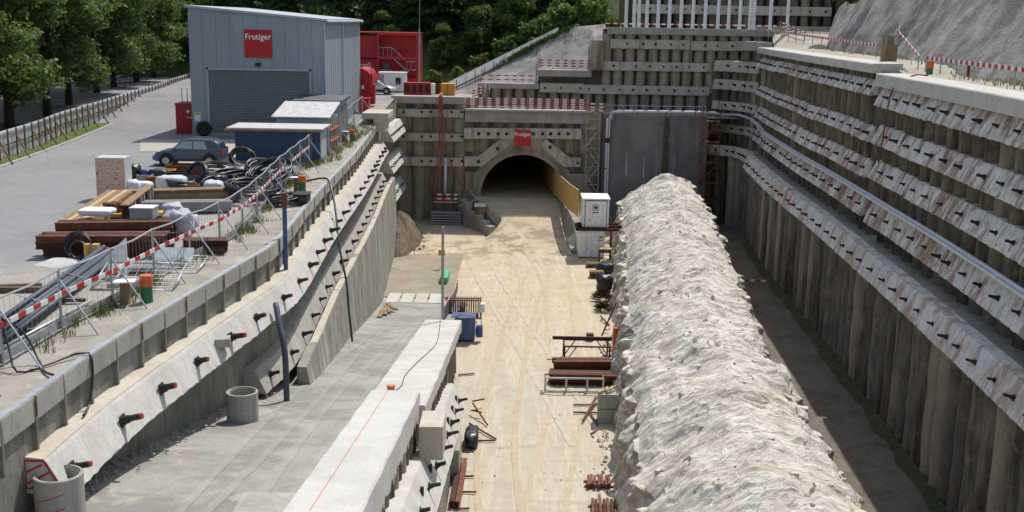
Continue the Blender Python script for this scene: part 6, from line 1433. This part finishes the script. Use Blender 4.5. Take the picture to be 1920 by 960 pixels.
# left side steel below ramp wall
bars('rusty bars and tubes sticking out below the ramp wall, far group',[(gp(886,768,.5),gp(908,762,.45)),(gp(884,780,.35),gp(903,783,.3)),(gp(880,800,.2),gp(930,826,.08)),(gp(886,775,.6),gp(914,800,.1)),(gp(880,830,.1),gp(928,829,.1))],.05)
S(lumpy(tuple(gp(884,832)),(.7,2.0,.8),61,amp=.3),'tarpaulin',M['black'],gp(884,832),'black tarpaulin bundle tucked under the ramp wall beam','tarpaulin',smooth=True)
a=gp(858,955,.2); c=gp(872,872,.2); ibeams(a,c,2,1,'near rusty beams lying along the foot of the ramp wall',z0=.1,h=.3,w_=.22,mat=('rust','rust_dark'))
bars('short rusty bars crossing under the near beams',[(gp(862,897,.1),gp(888,896,.1)),(gp(860,926,.1),gp(893,926,.1)),(gp(856,958,.1),gp(880,957,.1))],.05)
# low striped barrier at the channel
banded_fence('low red and white bar closing the dark channel at its far end',(19.6,92,0),(21.6,91.8,0),1,.4,.16,1.0,.7,'red and white barriers')
# stones and lumps near mound foot
random.seed(77); b=MB()
for i in range(260):
    y=random.uniform(40,103); x=itp(y,XLp)-abs(random.gauss(0,.5))-.05; s_=random.uniform(.04,.16)
    b.box((x,y,s_*.3),(s_,s_*1.2,s_*.7),M=Matrix.Rotation(random.uniform(0,3),3,Vector((random.random(),random.random(),1)).normalized()))
for i in range(160):
    y=random.uniform(28,44); x=lwx(y)+.1+abs(random.gauss(0,.5)); s_=random.uniform(.03,.1); b.box((x,y,rampz(y)+.1),(s_,s_*1.2,s_*.7),rz=i)
for i in range(150):
    y=random.uniform(30,110); x=random.uniform(-2.4,5); s_=random.uniform(.02,.07); b.box((x,y,s_*.4),(s_,s_*1.2,s_*.7),rz=i)
o=b.build('rubble',M['conc']); o['kind']='stuff'

# tyre tracks pressed into the sand and the ramp
def track(pts,wd,mat,fz):
    P_=resample(pts,.5); b=MB(); vs=[]
    for i,p in enumerate(P_):
        t=P_[min(i+1,len(P_)-1)]-P_[max(i-1,0)]; nn=Vector((t.y,-t.x,0)).normalized(); w_=wd*(.8+.5*abs(mn.noise(Vector((p.y*.8,p.x,2)))))
        for s in (-1,1): q=p+nn*(s*w_/2+.05*mn.noise(Vector((p.y*2,s,p.x)))); vs.append((q.x,q.y,fz(q.x,q.y)))
    b.add(vs,[(2*i,2*i+1,2*i+3,2*i+2) for i in range(len(P_)-1)]); o=b.build('tyre_track',mat); o['kind']='structure'; return o
tm1=surf('compacted_track_sand',(.47,.39,.28),(.55,.46,.33),1.2,9,bmp=.6,bd=.04,third=(.4,.32,.22)); tm2=surf('pale_track_dust',(.49,.43,.34),(.58,.51,.41),1.2,9,bmp=.5,bd=.03,third=(.47,.42,.33)); tm3=surf('dark_ramp_track',(.28,.27,.245),(.41,.395,.365),.35,14,bmp=.6,bd=.04)
random.seed(41)
for k,(xs_,m_) in enumerate(((((3.2,30),(3.0,50),(2.2,70),(2.6,90),(1.2,104)),tm2),(((1.4,30),(1.6,46),(3.3,62),(3.6,80),(4.2,100)),tm1),(((-.6,60),(.2,72),(1.8,88),(.5,104)),tm1),(((4.2,55),(2.2,68),(-.5,84),(-3,100)),tm2),(((.6,36),(-.6,52),(-.2,66),(.8,82),(2.6,98)),tm1))):
    for o_ in (-.95,.95): track([Vector((x+o_,y,0)) for x,y in xs_],.34,m_,lambda x,y:pitf((y-12)/112,(x+14)/26)[2]+.012+.004*k)
for xs_ in (((-6.9,24),(-6.8,40),(-7.0,60),(-6.6,80)),((-7.5,24),(-8.0,44),(-7.4,62),(-7.0,78))):
    for o_ in (-.9,.9): track([Vector((x+o_,y,0)) for x,y in xs_],.32,tm3,lambda x,y:rmpf((y-12)/74,(x+13)/9.2)[2]+.014)

sheet('ramp_foot',60,24,lambda u,v:(-11.9+v*7.3,86.2+u*18,.07+.05*mn.noise(Vector((v*8,u*16,3)))-.1*max(0,u-.85)/.15),surf('ramp_foot_concrete',(.27,.24,.185),(.38,.33,.25),.35,9,third=(.22,.2,.16),stain=(.5,.43,.32),stain_amt=.5,bmp=.6,bd=.05))

# ================= VEGETATION =================
def quads_mesh(name,C,Nn,size,mat,asp=1.6):
    """many leaf-sized faces: C centres, Nn normals"""
    n=len(C); r=rng.normal(size=(n,3)); T=np.cross(Nn,r); T/=np.linalg.norm(T,axis=1)[:,None]+1e-9; B=np.cross(Nn,T)
    sz=size*(0.6+.8*rng.rand(n))[:,None]; T=T*sz*asp/2; B=B*sz/2
    V=np.stack([C-T,C-B*.9+T*.1,C+T,C+B*.9+T*.1],1).reshape(-1,3)
    V[1::4]+=Nn*sz*.12; V[3::4]+=Nn*sz*.12
    me=bpy.data.meshes.new(name); me.vertices.add(4*n); me.vertices.foreach_set('co',V.astype(np.float32).ravel())
    me.loops.add(4*n); me.loops.foreach_set('vertex_index',np.arange(4*n,dtype=np.int32)); me.polygons.add(n)
    me.polygons.foreach_set('loop_start',np.arange(0,4*n,4,dtype=np.int32)); me.update(calc_edges=True); me.materials.append(mat); return me
def lobe_points(lobes,n,shell=.25):
    w_=np.array([l[1]**2 for l in lobes]); idx=rng.choice(len(lobes),n,p=w_/w_.sum())
    u=rng.normal(size=(n,3)); u/=np.linalg.norm(u,axis=1)[:,None]; rr=(shell+(1-shell)*rng.rand(n)**.6)
    f1=3+idx%3; rr=rr*(1+.32*np.sin(u[:,0]*f1*1.7+idx)*np.cos(u[:,1]*f1+idx*2)+.25*np.sin(u[:,2]*7+idx*3)*np.sin(u[:,0]*6)); c=np.array([l[0] for l in lobes])[idx]; rad=np.array([l[1] for l in lobes])[idx]; sq=np.array([l[2] if len(l)>2 else .8 for l in lobes])[idx]
    P_=c+u*(rad*rr)[:,None]*np.stack([np.ones(n),np.ones(n),sq],1)
    Nn=u+.7*rng.normal(size=(n,3)); Nn/=np.linalg.norm(Nn,axis=1)[:,None]; return P_,Nn
def broadleaf(name,label,cat,H,Rc,base,n,leaf,size,group,lob=16,seed=0):
    random.seed(seed); t=thing(name,label,cat,(0,0,0),group)
    lobes=[]
    for i in range(lob):
        a=random.uniform(0,6.28); h=random.uniform(0,1); rr=Rc*(math.sin(math.pi*min(1,.22+.72*h)))*random.uniform(.35,.9)
        lobes.append(((rr*math.cos(a),rr*math.sin(a),base+(H-base)*h),Rc*random.uniform(.16,.42),random.uniform(.5,.85)))
    lobes.append(((0,0,base+(H-base)*.5),Rc*.6,1.1))
    C,Nn=lobe_points(lobes,n); me=quads_mesh('crown',C,Nn,size,leaf); o=bpy.data.objects.new('crown',me); sc.collection.objects.link(o); o.parent=t
    b=MB(); b.tube([(0,0,-.3),(.05,0,H*.15),(-.05,.1,H*.4),(0,0,H*.8)],[.42*H/17,.33*H/17,.24*H/17,.06],9)
    for l in lobes[:9]:
        z0=base*.6+(l[0][2]-base*.6)*.35; b.tube([(0,0,z0),(l[0][0]*.5,l[0][1]*.5,z0+(l[0][2]-z0)*.6),l[0]],[.16*H/17,.1*H/17,.03],5)
    L(b,'trunk',M['bark'],t,smooth=True); return t
def conifer(name,label,H,Rc,n,group,seed=0):
    random.seed(seed); t=thing(name,label,'conifer',(0,0,0),group)
    h=rng.rand(n)**1.1; a=rng.rand(n)*6.283; tier=np.round(h*16)/16; rad=Rc*(1-tier*.96)*(.35+.65*rng.rand(n)**.5)*(1+.25*np.sin(a*5+tier*40))
    z=.06*H+H*.92*tier-rad*.35+rng.normal(size=n)*.15; C=np.stack([rad*np.cos(a),rad*np.sin(a),z],1)
    Nn=np.stack([np.cos(a)*.5,np.sin(a)*.5,np.ones(n)*.8],1)+.5*rng.normal(size=(n,3)); Nn/=np.linalg.norm(Nn,axis=1)[:,None]
    me=quads_mesh('crown',C,Nn,.42,M['leaf_dark'],1.8); o=bpy.data.objects.new('crown',me); sc.collection.objects.link(o); o.parent=t
    L(MB().tube([(0,0,-.5),(0,0,H*.5),(0,0,H*.95)],[.3,.2,.04],8),'trunk',M['bark'],t,smooth=True); return t
g1='broadleaf trees along the boundary fence'
protos=[broadleaf('broadleaf_tree','p','tree',17,5.4,4.0,34000,M['leaf'],.24,g1,44,s) for s in (1,2,3)]
def fenceX(y): return itp(y,[(-34,73),(-36.2,90),(-39,113),(-43,144),(-46,170)])
random.seed(15)
spots=[(fenceX(y)-dx,y) for y,dx in ((58,5.2),(66,4.6),(75,5.2),(84,4.6),(93,5.3),(102,4.7),(111,5.2),(121,4.8),(131,5.2),(142,4.8),(154,5.0))]
for i,(x,y) in enumerate(spots):
    src=protos[i%3]; lab='broadleaf tree behind the boundary fence, %s of its row counted from the camera'%ORD[i]
    if i<3: src.location=(x,y,12); src.rotation_euler[2]=random.uniform(0,6); src['label']=lab; o=src
    else: o=dup(src,(x,y,12),random.uniform(0,6.28),lab,g1,scale=random.uniform(.92,1.12))
g2='broadleaf trees of the second row'
for i,y in enumerate((66,79,91,104,117,130,144,158)):
    dup(protos[(i+1)%3],(fenceX(y)-17-random.uniform(-2,2),y,12),random.uniform(0,6.28),'%s broadleaf tree in the shady second row, counted from the camera'%ORD[i],g2,scale=random.uniform(1.0,1.2))
g3='broadleaf trees filling the rear of the avenue'
for i,(x,y) in enumerate(((-75,95),(-80,115),(-76,135),(-72,160),(-60,172),(-50,176))):
    dup(protos[i%3],(x,y,12),random.uniform(0,6.28),'%s broadleaf tree from the left in the dim background of the avenue'%ORD[i],g3,scale=1.25)
struct(MB().add([(-60,50,12.06),(fenceX(55)-.3,50,12.06),(fenceX(90)-.3,90,12.06),(fenceX(120)-.3,120,12.06),(fenceX(165)-.3,165,12.06),(-120,165,12.06),(-120,50,12.06)],[(0,1,2,3,4,5,6)]).build('shaded_woodland_floor',surf('shaded_woodland_floor',(.05,.05,.025),(.1,.09,.05),.6,6,third=(.06,.09,.025))))  # soil and grass sheet, its colour darkened to stand in for tree shade
# hillside behind
def hillz(x,y):
    s=max(0,y-153-max(0,(x-2))*-.0)
    return 13.2+s*.62*(1-math.exp(-s/9))+1.2*mn.noise(Vector((x*.05,y*.05,0)))*min(1,s/8)
def hf(u,v): x=-150+u*200; y=150+v*120; return (x,y,hillz(x,y)-(.0 if x<10 else 0))
m_,nt_,bs_=newmat('hillside_grass'); v_=coords(nt_); n_=noi(nt_,v_,.5,6,.7); c_=mix(nt_,ramp(nt_,n_,.35,.65),(.02,.035,.012),(.06,.1,.025)); c_=mix(nt_,axis_cond(nt_,1,164,157),c_,(.08,.13,.03)); nt_.links.new(c_,bs_.inputs['Base Color']); bs_.inputs['Roughness'].default_value=.9; bump(nt_,bs_,noi(nt_,v_,3,5,.7),.8,.3)
sheet('hillside',90,70,hf,m_)
g4='conifers on the hillside'; cp=[conifer('conifer','p',h,r,9000,g4,s) for h,r,s in ((20,3.6,1),(24,4.2,2))]
random.seed(19); k=0; cl_=[]
for row,(y0,n) in enumerate(((166,11),(176,12),(187,13))):
    for i in range(n):
        x=-60+i*(70/(n-1))+random.uniform(-2,2); cl_.append((x,y0+random.uniform(-2.5,2.5)))
rown=['front','middle','rear']; cnt=[0,0,0]
for x,y in cl_:
    r_=0 if y<171 else (1 if y<181.5 else 2); i=cnt[r_]; cnt[r_]+=1; lab='%s dark conifer from the left in the %s row on the hillside'%(ORD[min(i,17)],rown[r_])
    if k<2: o=cp[k]; o.location=(x,y,hillz(x,y)-.5); o['label']=lab
    else: dup(cp[k%2],(x,y,hillz(x,y)-.5),random.uniform(0,6.28),lab,g4,scale=random.uniform(.8,1.15))
    k+=1
g5='bushy broadleaf trees at the foot of the hillside'
bp_=[broadleaf('bushy_tree','p','tree',8,3.3,.4,16000,M['leaf_bright'],.21,g5,24,s) for s in (7,8)]
bs2=[(-34,158,.9),(-27,160,1),(-19,161,.8),(-10,158,.75),(-5,160,1.0),(0,161,1.15),(4.5,158,1.0),(8.0,157,1.1),(11,160,1.25),(-2,168,1.3),(6,169,1.5),(-14,170,1.2),(-45,160,1.1)]
for i,(x,y,s_) in enumerate(sorted(bs2)):
    lab='%s bushy green tree from the left at the foot of the wooded hillside'%ORD[i]
    if i<2: o=bp_[i]; o.location=(x,y,hillz(x,y)-.4); o['label']=lab; o.scale=(s_,)*3
    else: dup(bp_[i%2],(x,y,hillz(x,y)-.4),random.uniform(0,6.28),lab,g5,scale=s_)
g6='small shrubs beside the sloping fence'
sb=broadleaf('shrub','p','shrub',2.6,1.5,.1,2600,M['leaf_bright'],.2,g6,9,31)
for i,(x,y,s_) in enumerate(((-7.2,141,.8),(-4.2,142,1.05),(-1.0,143,1.3),(2.4,143.5,1.5),(5.6,144,1.8),(8.3,141,1.4),(-10.5,146,.9),(-14,150,1.1))):
    z=13.3+max(0,(x+8)*.5); lab='%s green shrub counted along the climbing white fence'%ORD[i]
    if i==0: sb.location=(x,y,z-.2); sb['label']=lab
    else: dup(sb,(x,y,z-.2),random.uniform(0,6),lab,g6,scale=s_)
bank=MB(); pts=[]
for i in range(30):
    for k in range(5):
        x=-9+i*20/29; y=137+k*5; pts.append((x,y,13.25+max(0,(min(x,6.5)+8.3)*.53)*(1 if k<4 else .9)+.3*mn.noise(Vector((x*.4,y*.4,0)))))
bank.grid(pts,30,5); struct(bank.build('grass_bank',M['grass'],smooth=True))
# shrubs on top of the shotcrete slope
for i,(px,py,Y,s_) in enumerate(((1590,-2,118,.9),(1640,-6,112,.8),(1560,-8,124,1.0))):
    q=D(px,py,Y); dup(sb,(q.x,q.y,q.z-.4),i,['middle','right','left'][i]+' overhanging shrub on the crest of the grey slope','shrubs on the slope crest',scale=s_)
# weeds
def blades(name,spots,h0,h1,mat,w_=.035,spread=.25,n=7):
    b=MB()
    for x,y,z in spots:
        for k in range(n):
            a=random.uniform(0,6.28); h=random.uniform(h0,h1); dx,dy=random.gauss(0,spread),random.gauss(0,spread); l=random.uniform(.1,.5)*h
            p=Vector((x+dx,y+dy,z)); t_=Vector((math.cos(a),math.sin(a),0)); s_=Vector((-t_.y,t_.x,0))*w_
            b.add([p-s_,p+s_,p+t_*l*.4+Vector((0,0,h*.6))+s_*.8,p+t_*l+Vector((0,0,h)),p+t_*l*.4+Vector((0,0,h*.6))-s_*.8],[(0,1,2,3,4)])
    o=b.build(name,mat); o['kind']='stuff'; return o
random.seed(23); sp_=[]
for i in range(330):
    y=random.uniform(31,104); 
    for (xa,ya),(xb,yb) in zip(fp,fp[1:]):
        if ya<=y<=yb: x=xa+(xb-xa)*(y-ya)/(yb-ya)
    if mn.noise(Vector((y*.25,0,3)))<-.12: continue
    sp_.append((x+random.gauss(.15,.18),y,yz(y)+.02))
for y in np.linspace(73,101,70): sp_.append((-12.9+random.gauss(0,.4),float(y),yz(y)+.03))
blades('weeds',sp_,.06,.42,M['weed'],w_=.014,spread=.16,n=22)
mp=[];fp2=[p for p in RW if 36<p.y<112]
fp2=fine(fp2,.5)
for i,p in enumerate(fp2):
    w0=.75+.45*mn.noise(Vector((p.y*.35,0,5)))
    for k in range(6):
        u=k/5; mp.append((p.x-.35-w0*u,p.y,.08+.22*(1-u)+.09*mn.noise(Vector((p.x*2+k,p.y*2.3,1)))-.12*u))
o=MB().grid(mp,len(fp2),6).build('moss',surf('channel_moss',(.05,.06,.028),(.09,.095,.05),1.2,7,third=(.14,.13,.1),bmp=1.,bd=.1),smooth=True); o['kind']='stuff'
M['dry']=leafmat('dry_weed_foliage',(.14,.13,.06),(.22,.19,.1),(.12,.15,.05))
sp_=[]
for i in range(60):
    y=random.uniform(42,118); a=itp(y,[(24.0,30),(26.3,58),(29,85),(32.8,120)]); sp_.append((a-abs(random.gauss(0,1.0)),y,18.8+(.55 if y>72 else 0)))
blades('terrace_weeds',sp_,.1,.4,M['dry'],w_=.03,spread=.3,n=9)
sp_=[(random.uniform(-7.8,6.5),0,0) for i in range(250)]; sp_=[(x,136.2+random.gauss(0,.3),13.1+max(0,(x+8.3)*.53)) for x,_,_ in sp_]
blades('bank_grass',sp_,.2,.5,M['grass'],w_=.06,n=9)
